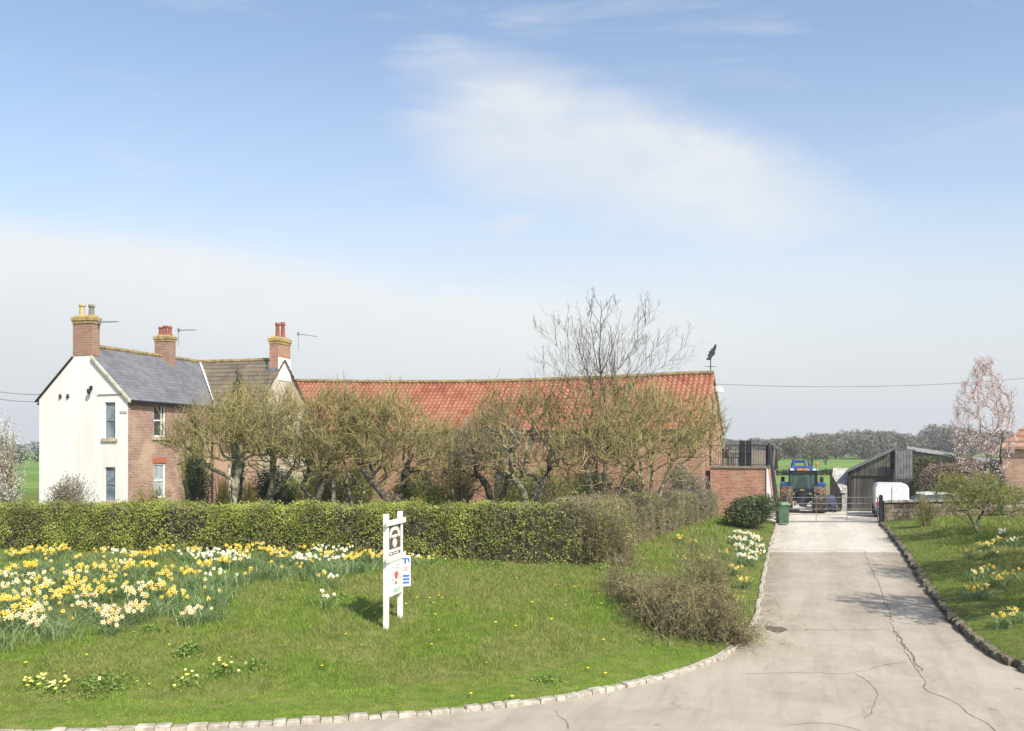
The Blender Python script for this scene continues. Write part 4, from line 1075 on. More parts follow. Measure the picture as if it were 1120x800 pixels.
for i in range(6): m.box(KF, -.24 + i * .085, -.18 + i * .085, -.56, -.505, 1.06 + .02 * (i % 2), 1.22)
m.build('hitch', M_STEEL, parent=tr)
for s in (-1, 1):
    m = MB(); n = 10; P = []
    for i in range(n + 1):
        a = R(56 + 90 * i / n); rr = .97
        P.append((-rr * math.cos(a) * 1.0, .86 + rr * math.sin(a) * .98))
    u0, u1 = sorted((s * .62, s * 1.24))
    for i in range(n):
        (y0, z0), (y1, z1) = P[i], P[i + 1]
        m.add([KF(u0, y0, z0), KF(u1, y0, z0 - .03), KF(u1, y1, z1 - .03), KF(u0, y1, z1), KF(u0, y0 * .94, z0 - .09), KF(u1, y0 * .94, z0 - .13), KF(u1, y1 * .94, z1 - .13), KF(u0, y1 * .94, z1 - .09)],
              [(0, 1, 2, 3), (7, 6, 5, 4), (1, 5, 6, 2), (0, 3, 7, 4), (0, 4, 5, 1), (3, 2, 6, 7)])
    fe = m.build('fender', M_BLUE, parent=tr, smooth=False)
    m = MB(); m.box(KF, s * 1.02 - .13, s * 1.02 + .06, -.985, -.93, 1.3, 1.36); m.build('tail_light', M_RED, parent=tr)
# cab: pillars, glass, roof
m = MB()
for s in (-1, 1):
    m.tube([KF(s * .72, -.42, 1.28), KF(s * .78, -.5, 1.75), KF(s * .72, -.46, 2.45)], .05, 6); m.tube([KF(s * .74, 1.15, 1.3), KF(s * .7, 1.1, 2.45)], .045, 6); m.tube([KF(s * .78, .4, 1.3), KF(s * .73, .4, 2.45)], .03, 5)
m.box(KF, -.75, .75, -.5, 1.2, 1.2, 1.32); m.tube([KF(-.74, -.47, 1.42), KF(.74, -.47, 1.42)], .03, 5); m.tube([KF(0, -.47, 1.32), KF(.12, -.49, 1.6)], .012, 4)
m.build('cab_frame', M_BLACK, parent=tr)
mg, tg, bg = mk('tractor glass', .05, .5); bg.inputs['Base Color'].default_value = (.10, .16, .17, 1)
tr_ = tg.new('ShaderNodeBsdfTransparent'); tr_.inputs[0].default_value = (.50, .66, .66, 1); mx_ = tg.new('ShaderNodeMixShader'); mx_.inputs[0].default_value = .62
tg.l.new(bg.outputs[0], mx_.inputs[1]); tg.l.new(tr_.outputs[0], mx_.inputs[2]); tg.l.new(mx_.outputs[0], tg.n['Material Output'].inputs[0])
m = MB(); m.quad(KF(-.7, -.455, 1.34), KF(.7, -.455, 1.34), KF(.68, -.45, 2.44), KF(-.68, -.45, 2.44)); m.quad(KF(-.72, 1.16, 1.34), KF(.72, 1.16, 1.34), KF(.68, 1.12, 2.44), KF(-.68, 1.12, 2.44))
for s in (-1, 1): m.quad(KF(s * .755, -.4, 1.34), KF(s * .755, 1.1, 1.34), KF(s * .70, 1.1, 2.44), KF(s * .70, -.4, 2.44))
m.build('cab_glass', mg, parent=tr)
m = MB(); m.box(KF, -.28, .28, .1, .55, 1.325, 1.5); m.box(KF, -.26, .26, .02, .14, 1.5, 2.1, tb=.02); m.build('seat', plain('cab seat', (.035, .04, .05), .8, .2), parent=tr)
m = MB(); m.tube([KF(-.12, .95, 1.4), KF(-.12, .78, 1.72)], .04, 6); m.lathe(KF(-.12, .76, 1.72), np.array(KF(0, -.8, .6)) - np.array(KF(0, 0, 0)), [(.2, 0), (.2, .03), (.16, .03), (.16, 0)], 16); m.build('steering_wheel', M_BLACK, parent=tr)
m = MB(); m.box(KF, -.84, .84, -.62, 1.3, 2.45, 2.62, tb=.07); m.box(KF, -.6, .6, -.5, 1.1, 2.622, 2.72, tb=.12); rf_ = m.build('cab_roof', M_BLUE, parent=tr, bevel=.03)
m = MB()
for x0 in (-.34, .02): m.box(KF, x0, x0 + .32, -.665, -.622, 2.48, 2.6)
m.build('work_light', M_ORANGE, parent=tr)
for s in (-1, 1):
    m = MB(); m.box(KF, s * .62 - .1, s * .62 + .1, -.66, -.622, 2.49, 2.59); m.build('work_light', M_WHITE, parent=tr)
m = MB(); m.tube([KF(.78, .1, 2.62), KF(.78, .1, 2.78)], .03, 6); m.lathe(KF(.78, .1, 2.78), (0, 0, 1), [(.07, 0), (.075, .1), (.05, .16), (.02, .17)], 10); m.build('beacon', M_ORANGE, parent=tr)
for s in (-1, 1):
    m = MB(); m.tube([KF(s * .75, 1.1, 2.2), KF(s * 1.08, 1.0, 2.2), KF(s * 1.1, 1.0, 2.05)], .02, 5); m.box(KF, s * 1.1 - .11, s * 1.1 + .11, .97, 1.03, 1.62, 2.05); m.build('mirror', M_BLACK, parent=tr)
m = MB(); m.box(KF, -.4, .4, 1.25, 3.5, 1.15, 1.72, tb=.08); m.build('hood', M_BLUE, parent=tr, bevel=.05)
m = MB(); m.tube([KF(.5, 1.35, 1.5), KF(.52, 1.35, 2.75)], .06, 8); m.build('exhaust', M_STEEL, parent=tr)
m = MB()
for s in (-1, 1): m.tube([KF(s * .55, 1.35, 1.2), KF(s * .5, 1.6, 2.5), KF(s * .42, 2.3, 2.95)], .07, 6)
m.box(KF, -.55, .22, 2.25, 2.37, 2.86, 3.04); m.box(KF, -.6, -.5, 2.24, 2.38, 2.55, 2.859); m.box(KF, .18, .28, 2.24, 2.38, 2.55, 2.859); m.tube([KF(-.6, 1.7, 2.55), KF(.6, 1.7, 2.55)], .05, 6)
m.build('loader', M_BLUE, parent=tr)
m = MB(); m.box(KF, -.26, .26, -.99, -.965, 1.0, 1.0 + .115) if False else m.box(KF, -.18, .08, -.655, -.6, 1.32, 1.38); m.build('number_plate', plain('dull plate', (.34, .30, .12), .6, .3), parent=tr)

# small blue implement beside it
IF = frame(X(906, 54), 54, 0, .6)
im = thing('implement', 'small dark blue farm implement on the ground between tractor and shed', 'farm implement', IF(0, 0, 0))
m = MB(); m.box(IF, -.45, .5, -.2, .5, .25, .75, tb=.08); m.box(IF, -.3, .4, -.1, .4, .752, 1.0, tb=.06); m.build('body', M_BLUED, parent=im)
for s in (-.42, .42): m = MB(); m.lathe(IF(s, -.05, .24), (1, 0, 0), [(.24, -.07), (.26, 0), (.24, .07), (.1, .08)], 14); m.build('wheel', M_RUBBER, parent=im)
m = MB(); m.tube([IF(0, -.2, .45), IF(0, -.8, .35), IF(0, -.85, .02)], .04, 6); m.build('drawbar', M_STEEL, parent=im)

# ------------------------------------------------------------------ gate, posts, wall, bin
GD = 46.35
gx0, gx1 = X(861, GD), X(960, GD)
gt = thing('field_gate', 'closed tubular metal field gate across the top of the drive', 'gate', ((gx0 + gx1) / 2, GD, .6))
m = MB()
for py in (544.3, 550.8, 557, 562.8): z = Z(py, GD); m.tube([(gx0, GD, z), (gx1, GD, z)], .016, 6)
zb = .68; m.tube([(gx0, GD, zb), (gx1, GD, zb)], .03, 6); zt_ = Z(544.3, GD)
for x in (gx0, gx1): m.tube([(x, GD, zb - .02), (x, GD, zt_ + .02)], .028, 6)
for f in (.32, .66): x = gx0 + (gx1 - gx0) * f; m.tube([(x, GD, zb), (x, GD, zt_)], .018, 5)
m.build('gate_frame', M_GALV, parent=gt)
m = MB(); m.box(WF, gx1 - .12, gx1 + .06, GD - .06, GD - .03, 1.1, 1.2); m.build('latch', M_STEEL, parent=gt)
for x, lab in ((gx1 + .16, 'black gate post against the end of the stone wall'), (gx0 - .12, 'black gate post beside the green wheelie bin')):
    m = MB(); zt2 = Z(541, GD); m.box(WF, x - .075, x + .075, GD - .075, GD + .075, .5, zt2 - .06); m.add([(x - .075, GD - .075, zt2 - .06), (x + .075, GD - .075, zt2 - .06), (x + .075, GD + .075, zt2 - .06), (x - .075, GD + .075, zt2 - .06), (x, GD, zt2)], [(0, 1, 4), (1, 2, 4), (2, 3, 4), (3, 0, 4)])
    tagm(m.build('gate_post', M_BLACK, loc=(x, GD, .6)), lab, 'gate post', 'gate posts')

def stone_wall(name, label, x0, x1, y0, y1, zb, zt0, zt1, seed, hrow=.2, lrow=.42, thick=.3, mats=None, cope=True):
    rg = np.random.default_rng(seed); t = thing(name, label, 'wall', ((x0 + x1) / 2, (y0 + y1) / 2, zb))
    d = np.array([x1 - x0, y1 - y0]); L = np.linalg.norm(d); ang = -math.degrees(math.atan2(d[1], d[0]))
    F = frame(x0, y0, ang); m = MB(); rows = int((max(zt0, zt1) - zb) / hrow)
    for r_ in range(rows):
        s = -.2 * (r_ % 2)
        while s < L:
            l = lrow * rg.uniform(.75, 1.3); a, b = max(0, s), min(L, s + l); s += l
            if b - a < .06: continue
            top = zt0 + (zt1 - zt0) * (a + b) / 2 / L; za = zb + r_ * hrow
            if za + hrow > top - .08: continue
            o = rg.uniform(-.02, .02)
            m.box(F, a + .008, b - .008, o, thick + o, za + .008, za + hrow - .008)
    m.build('stones', mats or leafy('wall stone', [(.065, .052, .036), (.145, .115, .08), (.22, .18, .125), (.18, .14, .10)], .92, 1.5, 0, .1, .3), parent=t)
    m = MB(); m.add([F(0, .04, zb), F(L, .04, zb), F(L, .04, zt1 - .1), F(0, .04, zt0 - .1), F(0, thick - .04, zb), F(L, thick - .04, zb), F(L, thick - .04, zt1 - .1), F(0, thick - .04, zt0 - .1)], [(0, 1, 2, 3), (7, 6, 5, 4), (3, 2, 6, 7), (0, 3, 7, 4), (1, 5, 6, 2)])
    m.build('mortar', plain('wall mortar', (.07, .058, .042), .95, .1), parent=t)
    if cope:
        m = MB(); s = 0
        while s < L:
            l = rg.uniform(.35, .55); a, b = s, min(L, s + l); s += l; tz = zt0 + (zt1 - zt0) * (a + b) / 2 / L
            m.box(F, a + .006, b - .006, -.04, thick + .04, tz - .09, tz - .01 + rg.uniform(0, .02), tb=.02)
        m.build('coping', plain('wall coping', (.24, .20, .15), .92, .1, nscale=3, c2=(.42, .37, .28), bump=.4), parent=t)
    return t
stone_wall('stone_wall', 'low coursed stone wall at the right of the field gate', gx1 + .28, 29.5, GD - .1, GD + 1.0, .55, Z(548, GD), Z(545, GD), 31)
FX0, FX1, FD = X(1094, 44), X(1150, 44), 44.0
sf = thing('slat_fence', 'weathered horizontal board fence below the brick building', 'fence', ((FX0 + FX1) / 2, FD, 1.4))
m = MB()
for i in range(4): z = 1.55 + i * .23; m.box(WF, FX0, FX1 + 3, FD - .02, FD + .02, z, z + .15)
m.build('boards', plain('weathered board', (.22, .175, .12), .85, .2, nscale=4, c2=(.36, .30, .21)), parent=sf)
for x in (FX0 + .1, (FX0 + FX1) / 2 + .3, FX1 + 1.5): m = MB(); m.box(WF, x - .06, x + .06, FD + .022, FD + .12, 1.0, 2.5); m.build('post', M_DARKW, parent=sf)

bx, by = X(856.5, 45.2), 45.2
bF = frame(bx, by, 8, .62 - .0)
bi = thing('wheelie_bin', 'green plastic wheelie bin with a paler lid beside the gate', 'bin', bF(0, 0, 0))
m = MB(); m.add([bF(-.22, -.24, .06), bF(.22, -.24, .06), bF(.22, .26, .06), bF(-.22, .26, .06), bF(-.28, -.33, .98), bF(.28, -.33, .98), bF(.28, .33, .98), bF(-.28, .33, .98)], [(3, 2, 1, 0), (0, 1, 5, 4), (1, 2, 6, 5), (2, 3, 7, 6), (3, 0, 4, 7)]); m.box(bF, -.3, .3, -.35, .34, .93, .985); m.build('body', M_GREEN, parent=bi)
m = MB(); m.box(bF, -.31, .31, -.37, .33, .99, 1.05, tb=.02); m.box(bF, -.26, .26, -.3, .28, 1.052, 1.1, tb=.06); m.build('lid', M_GREENL, parent=bi)
m = MB(); m.tube([bF(-.22, .38, 1.0), bF(.22, .38, 1.0)], .018, 6); m.tube([bF(-.2, .32, .98), bF(-.2, .38, 1.0)], .014, 5); m.tube([bF(.2, .32, .98), bF(.2, .38, 1.0)], .014, 5); m.build('handle', M_GREEN, parent=bi)
for s in (-.25, .25): m = MB(); m.lathe(bF(s, .25, .1), (1, 0, 0), [(.1, -.025), (.1, .025), (.04, .03)], 14); m.build('wheel', M_BLACK, parent=bi)

# ------------------------------------------------------------------ white vehicles behind the wall
def white_van(cx, cy, deg, w, h, L, label, name='parked_van', cat='van', z0=.6, rear=True):
    F = frame(cx, cy, deg, z0); t = thing(name, label, cat, F(0, L / 2, 0))
    n = 8; prof = []
    for i in range(n + 1): a = math.pi / 2 * i / n; prof.append((w / 2 - .3 + .3 * math.cos(a), h - .34 + .34 * math.sin(a)))
    half = [(w / 2 - .06, .32), (w / 2, .8)] + prof
    outline = half + [(-x, z) for x, z in half[::-1]]
    k = len(outline); vs = []; ys_ = [(0, .93, .0), (.05, .975, .0), (.16, 1, .0), (L * .62, 1, .0), (L * .7, .98, -.05), (L * .78, .94, -.45), (L * .98, .86, -.95), (L, .8, -1.1)]
    for y, s, dz in ys_: vs += [F(x * s, y, min(z, h + dz) if z > .8 else z) for x, z in outline]
    m = MB(); fs = [(i * k + j, i * k + (j + 1) % k, (i + 1) * k + (j + 1) % k, (i + 1) * k + j) for i in range(len(ys_) - 1) for j in range(k)]
    fs += [tuple(range(k - 1, -1, -1)), tuple(range((len(ys_) - 1) * k, len(ys_) * k))]
    m.add(vs, fs); m.build('body', M_CAR, parent=t, smooth=False)
    m = MB(); m.box(F, -.012, .012, -.012, .02, .4, h - .2); m.build('door_seam', M_STEEL, parent=t)
    for s in (-1, 1):
        m = MB(); m.box(F, s * (w / 2 - .16) - .06, s * (w / 2 - .16) + .06, -.03, .03, .62, .86); m.build('tail_light', M_RED, parent=t)
        for yy in (.75, L - .85): m = MB(); m.lathe(F(s * (w / 2 - .1), yy, .31), np.array(F(1, 0, 0)) - np.array(F(0, 0, 0)), [(.18, -.1), (.3, -.1), (.31, 0), (.3, .1), (.18, .1)], 18); m.build('wheel', M_BLACK, parent=t)
    m = MB(); m.box(F, -w / 2 + .06, w / 2 - .06, -.07, -.005, .34, .56); m.build('bumper', M_STEEL, parent=t)
    return t
white_van(X(975.5, 49.5), 49.5, 19, 1.74, Z(529.3, 49.5) - .6, 3.6, 'plain white van parked behind the end of the stone wall')
def white_car(cx, cy, deg, label, h=1.5, L=4.0, w=1.7):
    F = frame(cx, cy, deg, .6); t = thing('parked_car', label, 'car', F(0, 0, 0), 'white cars behind the stone wall')
    side = [(-L / 2, .35), (-L / 2, .75), (-L / 2 + .15, .9), (-L * .24, .96), (L * .38, .98), (L / 2 - .05, .85), (L / 2, .4)]
    m = MB(); k = len(side); m.add([F(x, -w / 2, z) for x, z in side] + [F(x, w / 2, z) for x, z in side], [tuple(range(k - 1, -1, -1)), tuple(range(k, 2 * k))] + [(i, (i + 1) % k, k + (i + 1) % k, k + i) for i in range(k)])
    b = [(-L * .26, .97), (-L * .1, h - .04), (L * .05, h), (L * .26, h - .05), (L * .4, .98)]
    m.build('body', M_CAR, parent=t, bevel=.05)
    m = MB(); kk = len(b); i_ = .16
    vs = [F(x, -w / 2 + (.06 if z < 1.1 else i_), z + .004) for x, z in b] + [F(x, w / 2 - (.06 if z < 1.1 else i_), z + .004) for x, z in b]
    m.add(vs, [tuple(range(kk - 1, -1, -1)), tuple(range(kk, 2 * kk)), (0, 1, kk + 1, kk), (3, 4, kk + 4, kk + 3), (4, 0, kk, kk + 4)]); m.build('windows', M_GLASS, parent=t)
    m = MB(); m.add([F(x, s * (w / 2 - i_ + .01), z) for s in (-1, 1) for x, z in [(-L * .14, h - .08), (L * .05, h - .03), (L * .29, h - .09)]] + [F(x, s * (w / 2 - i_ + .01), z + .09) for s in (-1, 1) for x, z in [(-L * .14, h - .08), (L * .05, h - .03), (L * .29, h - .09)]],
                    [(6, 7, 10, 9), (7, 8, 11, 10), (0, 1, 7, 6), (1, 2, 8, 7), (4, 3, 9, 10), (5, 4, 10, 11), (3, 0, 6, 9), (2, 5, 11, 8)]); m.build('roof', M_CAR, parent=t)
    for x in (-L * .32, L * .3):
        for s in (-1, 1): m = MB(); m.lathe(F(x, s * (w / 2 - .08), .31), np.array(F(0, 1, 0)) - np.array(F(0, 0, 0)), [(.18, -.09), (.3, -.1), (.31, 0), (.3, .1), (.18, .09)], 18); m.build('wheel', M_BLACK, parent=t)
white_car(X(1018, 50), 50.0, 6, 'white car showing above the stone wall, beside the van', 1.33, 3.9)
white_car(X(1062, 53), 53.0, -8, 'taller white car showing below the blossom tree', 1.62, 4.0)

# ------------------------------------------------------------------ signs
M_SIGNW = plain('sign white paint', (.70, .685, .62), .5, .35, .05, 4)
M_SIGNB = plain('sign brown', (.105, .075, .055), .6, .3, .1)
M_CREAM = plain('sign cream', (.74, .68, .60), .6, .3, .05)
M_SRED = plain('sign red', (.62, .12, .07), .6, .3); M_SGRN = plain('sign green', (.42, .62, .45), .6, .3); M_SBLU = plain('sign blue', (.06, .15, .48), .6, .3); M_SPALE = plain('sign pale blue', (.55, .62, .74), .6, .3); M_SPINK = plain('sign pink', (.72, .42, .40), .6, .3)
p0 = np.array(hit(422.3, 688)); 
Dr = p0[1] * 1.043; p1 = np.array([X(437.6, Dr), Dr, 0])
dv = p1[:2] - p0[:2]; SW_ = float(np.linalg.norm(dv)); ang = -math.degrees(math.atan2(dv[1], dv[0]))
NF = frame(p0[0], p0[1], ang)            # u along the sign, t away from the side that carries the lettering
zs = lambda py: EYE + (HZ - py) / 1000 * p0[1]
sg = thing('wooden_sign', 'white wooden post sign with a brown emblem panel on the grass bank', 'sign', (p0[0], p0[1], p0[2]))
zt = zs(562.5)
for u in (0, SW_):
    m = MB(); m.box(NF, u - .055, u + .055, -.05, .05, gz1(*NF(u, 0, 0)[:2]) - .15, zt - (.0 if u == 0 else .0)); m.build('post', M_SIGNW, parent=sg, bevel=.008)
m = MB(); m.box(NF, -.15, SW_ + .15, -.085, -.052, zs(575.5), zs(569.5)); m.build('crossbar', M_SIGNW, parent=sg, bevel=.005)
m = MB(); m.box(NF, -.15, SW_ + .15, -.085, -.052, zs(615.5), zs(609)); m.build('crossbar', M_SIGNW, parent=sg, bevel=.005)
ub = SW_
zA, zB = zs(575.6), zs(608.6)
m = MB(); m.box(NF, .058, SW_ - .058, -.03, .0, zB, zA); pn = tagm(m.build('emblem_panel', M_SIGNB, parent=sg), 'brown panel with a cream emblem')
def flat(mb, pts, off, mat=0, th=.006):
    mb.slab([NF(u, off - th, z) for u, z in pts], np.array(NF(0, -1, 0)) - np.array(NF(0, 0, 0)), th, mat)
m = MB(); cu = SW_ / 2; H_ = zA - zB; w_ = (SW_ - .116)
n = 14; R1, R2 = w_ * .42, w_ * .27; zc_ = zA - H_ * .34
for i in range(n):
    a0, a1 = math.pi * (-.12 + 1.24 * i / n), math.pi * (-.12 + 1.24 * (i + 1) / n)
    flat(m, [(cu + R1 * math.cos(a0), zc_ + R1 * .62 * math.sin(a0)), (cu + R1 * math.cos(a1), zc_ + R1 * .62 * math.sin(a1)), (cu + R2 * math.cos(a1), zc_ + R2 * .5 * math.sin(a1)), (cu + R2 * math.cos(a0), zc_ + R2 * .5 * math.sin(a0))], -.032)
flat(m, [(cu - w_ * .2, zA - H_ * .34), (cu + w_ * .2, zA - H_ * .34), (cu + w_ * .2, zA - H_ * .44), (cu - w_ * .2, zA - H_ * .44)], -.032)
flat(m, [(cu + w_ * .17 * math.cos(a), zA - H_ * .62 + H_ * .155 * math.sin(a)) for a in np.linspace(0, 2 * math.pi, 21)[:-1]], -.032)
flat(m, [(.06, zB + H_ * .09), (SW_ - .06, zB + H_ * .09), (SW_ - .06, zB + H_ * .19), (.06, zB + H_ * .19)], -.032)
m.build('emblem', M_CREAM, parent=pn)
m = MB(); q = .12
for i, l in enumerate((.2, .12, .17, .1, .15)):
    flat(m, [(q, zB + H_ * .015), (q + l * .8, zB + H_ * .015), (q + l * .8, zB + H_ * .06), (q, zB + H_ * .06)], -.036); q += l + .03
    if q > SW_ - .25: break
m.build('lettering', M_CREAM, parent=pn)
zC, zD = zs(616), zs(653.5)
m = MB(); m.box(NF, -.03 + .088, SW_ - .058, -.075, -.02, zD, zC); lp = tagm(m.build('notice_panel', M_SIGNW, parent=sg), 'white notice panel with a small red picture')
rgs = np.random.default_rng(8); hC = zC - zD
m = MB(); blob = [(cu - .02 + (.11 + .03 * math.sin(3 * a)) * math.cos(a), zC - hC * .42 + hC * (.13 + .03 * math.cos(2 * a)) * math.sin(a)) for a in np.linspace(0, 2 * math.pi, 19)[:-1]]; flat(m, blob, -.077)
flat(m, [(cu - .1, zC - hC * .68), (cu + .02, zC - hC * .68), (cu - .02, zC - hC * .58), (cu - .09, zC - hC * .6)], -.077); m.build('picture', M_SRED, parent=lp)
m = MB()
for (a, b, zz) in ((.16, .34, .12), (.5, .78, .1), (.14, .3, .5), (.62, .8, .5), (.2, .8, .82), (.3, .7, .88)):
    flat(m, [(SW_ * a, zC - hC * zz), (SW_ * b, zC - hC * zz), (SW_ * b, zC - hC * (zz + .03)), (SW_ * a, zC - hC * (zz + .03))], -.077)
m.build('lettering', M_SGRN, parent=lp)
m = MB()
for (a, b, zz) in ((.3, .72, .18), (.36, .66, .24), (.25, .75, .76)):
    flat(m, [(SW_ * a, zC - hC * zz), (SW_ * b, zC - hC * zz), (SW_ * b, zC - hC * (zz + .035)), (SW_ * a, zC - hC * (zz + .035))], -.077)
m.build('lettering', M_SPALE, parent=lp)
# agent style board fixed to the back post
Db = Dr * 1.02; AF = frame(X(441, Db), Db, -25.0)
zb_ = lambda py: EYE + (HZ - py) / 1000 * Db
bd = thing('notice_board', 'small white board with blue lettering fixed beside the far post of the wooden sign', 'notice board', (X(441, Db), Db, zb_(640)))
m = MB(); m.box(AF, -.085, .17, -.012, .012, zb_(641.5), zb_(608)); m.build('board', M_SIGNW, parent=bd)
m = MB(); z = zb_(608); hh = z - zb_(641.5)
def fb(mb, a, b, c, d): mb.box(AF, -.085 + .255 * a, -.085 + .255 * b, -.018, -.0125, z - hh * d, z - hh * c)
fb(m, .12, .9, .07, .12); fb(m, .12, .28, .12, .26); fb(m, .42, .6, .12, .26); fb(m, .74, .9, .12, .22)
for q0 in (.62, .73, .84): fb(m, .12, .9, q0, q0 + .075)
m.build('lettering', M_SBLU, parent=bd)
m = MB(); fb(m, .25, .8, .34, .5); m.build('logo', M_SPINK, parent=bd)

# ------------------------------------------------------------------ overhead wires and an unseen pole that carries them
def wire(a, b, sag, label, r=.013):
    a, b = np.array(a, float), np.array(b, float); pts = [a + (b - a) * f - np.array([0, 0, sag * 4 * f * (1 - f)]) for f in np.linspace(0, 1, 24)]
    m = MB(); m.tube(pts, r, 5); return tagm(m.build('overhead_wire', plain('wire', (.09, .09, .095), .6, .3) if 'wire' not in bpy.data.materials else bpy.data.materials['wire'], loc=tuple(a)), label, 'wire')
wire(BF(.05, .4, 8.05), at(1180, 408, 58), .45, 'thin overhead wire running from the barn gable past the blossom tree')
wire(at(-60, 411, 52), HF(-UW + .05, -.0, EZ + .25), .3, 'thin overhead wire meeting the white gable at the left')
wire(at(-60, 419, 52), HF(-UW + .05, .2, EZ - .1), .3, 'lower thin overhead wire meeting the white gable at the left')
# ------------------------------------------------------------------ hedges
def hedge(name, label, path, width, top, leafm, twigm, nleaf, lsize, seed, side=1, core=HCORE, twigs=6000, tsize=.16, fade=None):
    """clipped hedge: path is the foot of its visible face, the body lies on the `side` of it; top(i) heights per path point"""
    rg = np.random.default_rng(seed); path = np.array(path, float); top = np.array(top, float)
    seg = np.linalg.norm(np.diff(path, axis=0), axis=1); cum = np.concatenate([[0], np.cumsum(seg)]); L = cum[-1]
    mid = path[len(path) // 2]; t = thing(name, label, 'hedge', (mid[0], mid[1], gz1(*mid)))
    def frame_at(s):
        p = np.stack([np.interp(s, cum, path[:, 0]), np.interp(s, cum, path[:, 1])], -1)
        e = .3; q = np.stack([np.interp(np.minimum(s + e, L), cum, path[:, 0]) - np.interp(np.maximum(s - e, 0), cum, path[:, 0]), np.interp(np.minimum(s + e, L), cum, path[:, 1]) - np.interp(np.maximum(s - e, 0), cum, path[:, 1])], -1)
        q /= np.linalg.norm(q, axis=-1, keepdims=True)
        n = np.stack([-q[..., 1], q[..., 0]], -1) * side
        zt = np.interp(s, cum, top); zb = gz(p[..., 0], p[..., 1])
        return p, n, zt, zb, q
    # inner wood: an uneven body well inside the leaves
    ns = max(8, int(L / .35)); S = np.linspace(.12, L - .12, ns); p, n, zt, zb, q = frame_at(S)
    ring = [(.16, .0), (.13, .5), (.17, .86), (.35, .93), (.65, .93), (.83, .86), (.87, .5), (.84, 0)]
    V = []
    for a, h in ring:
        jj = rg.normal(size=ns) * .05
        V.append(np.concatenate([p + n * (a * width + jj)[:, None], (zb + (zt - zb) * h + rg.normal(size=ns) * .03 - .02)[:, None]], 1))
    V = np.stack(V, 1).reshape(-1, 3); k = len(ring)
    F = [(i * k + j, i * k + (j + 1) % k, (i + 1) * k + (j + 1) % k, (i + 1) * k + j) for i in range(ns - 1) for j in range(k)]
    F += [(0, 1, 6, 7), (1, 2, 5, 6), (2, 3, 4, 5)] + [tuple((ns - 1) * k + j for j in f) for f in ((0, 1, 6, 7), (1, 2, 5, 6), (2, 3, 4, 5))]
    arrays_mesh('inner_stems', V, np.array(F), [core], parent=t)
    def pts(m, dmax):
        s = rg.uniform(0, L, m); p, n, zt, zb, q = frame_at(s); hh = zt - zb
        per = rg.uniform(0, 1, m); per2 = rg.uniform(0, 1, m); dep = np.minimum(rg.exponential(dmax, m), .35) - .04 - .06 * np.maximum(0, lump(s * 1.9, per2 * 4))
        bump = .05 * np.sin(s * 2.3 + 1.7 * np.sin(s * .7)) + .035 * np.sin(s * 5.1)
        fr = per < .58; tp = (per >= .58) & (per < .86)
        a = np.where(fr, dep - bump, np.where(tp, per2 * width, width - dep))
        zc = np.where(fr | ~tp, per2 ** .9 * hh, hh - dep + bump)
        endm = rg.random(m) < (width * 1.2 / (L + width * 2)); s2 = np.where(endm, np.where(rg.random(m) < .5, 0 + dep, L - dep), s)
        p2, n2, zt2, zb2, _ = frame_at(s2)
        a = np.where(endm, rg.uniform(0, width, m), a); zc = np.where(endm, per2 * (zt2 - zb2), zc)
        rnd = np.clip((zc / np.maximum(hh, .1) - .85) / .15, 0, 1)
        a = np.where(a < width / 2, a + rnd * .08, a - rnd * .08)
        C = np.concatenate([p2 + n2 * a[:, None], (zb2 + zc)[:, None]], 1) + rg.normal(size=(m, 3)) * .03
        C[:, 2] += np.where(rg.random(m) < .10, rg.uniform(0, .16, m), 0) * (zc > hh * .9) + .04 * np.sin(s * 1.9 + 2 * np.sin(s * .6)) * np.clip(zc / np.maximum(hh, .1), 0, 1)
        return C
    LP = pts(nleaf, .07)
    cl_ = lump(LP[:, 0] * 1.15 + 7, LP[:, 2] * 2.2 + LP[:, 1] * .9) + .6 * lump(LP[:, 0] * 3.1, LP[:, 2] * 4.5); LP = LP[rg.random(len(LP)) < np.clip(.62 + .75 * cl_, .10, 1)]
    if fade: LP = LP[rg.random(len(LP)) > np.clip((LP[:, 0] - fade[0]) / (fade[1] - fade[0]), 0, 1) * .85]
    V1, F1 = leaf_quads(LP, lsize, rg, .25, .62)
    arrays_mesh('foliage', V1, F1, [leafm], parent=t)
    V2, F2 = leaf_quads(pts(twigs, .05), tsize, rg, .0, .07)
    arrays_mesh('twigs', V2, F2, [twigm], parent=t)
    return t
def sub(path, m):
    P = np.array(path, float); c = np.concatenate([[0], np.cumsum(np.linalg.norm(np.diff(P, axis=0), axis=1))]); s = np.linspace(0, c[-1], m)
    return np.stack([np.interp(s, c, P[:, 0]), np.interp(s, c, P[:, 1])], 1)
hf = sub(HEDGE_FRONT, 40)
htop = np.interp(hf[:, 0], [-34, -16.8, -3.1, 2.1], [2.5, 2.5, 2.60, 2.74])
hedge('hedge', 'long clipped green hedge along the top of the daffodil bank', hf, 1.15, htop, HEDGEL, HEDGET, 210000, .062, 41, 1, twigs=26000, fade=(-3.5, 2.2))
hs = sub(HEDGE_SIDE + np.array([.0, .0]), 30)
HEDGE2 = leafy('thin hedge leaves', [(.10, .09, .04), (.22, .21, .075), (.30, .30, .10)], .6, .7, .2)
hedge('hedge', 'greyish twiggy hedge running back beside the drive towards the terrace', hs, 1.15, np.interp(hs[:, 1], [28, 35, 47], [2.74, 2.5, 2.14]), HEDGE2, HEDGET, 42000, .055, 42, 1, twigs=34000, tsize=.2)
hedge('hedge', 'tall dark green hedge behind the white vehicles, below the grey farm roof', [(X(990, 55), 55), (X(1066, 55), 55)], 1.5, [Z(502, 55), Z(499, 55)], LAUREL, TWIGD, 14000, .1, 43, 1, twigs=800)
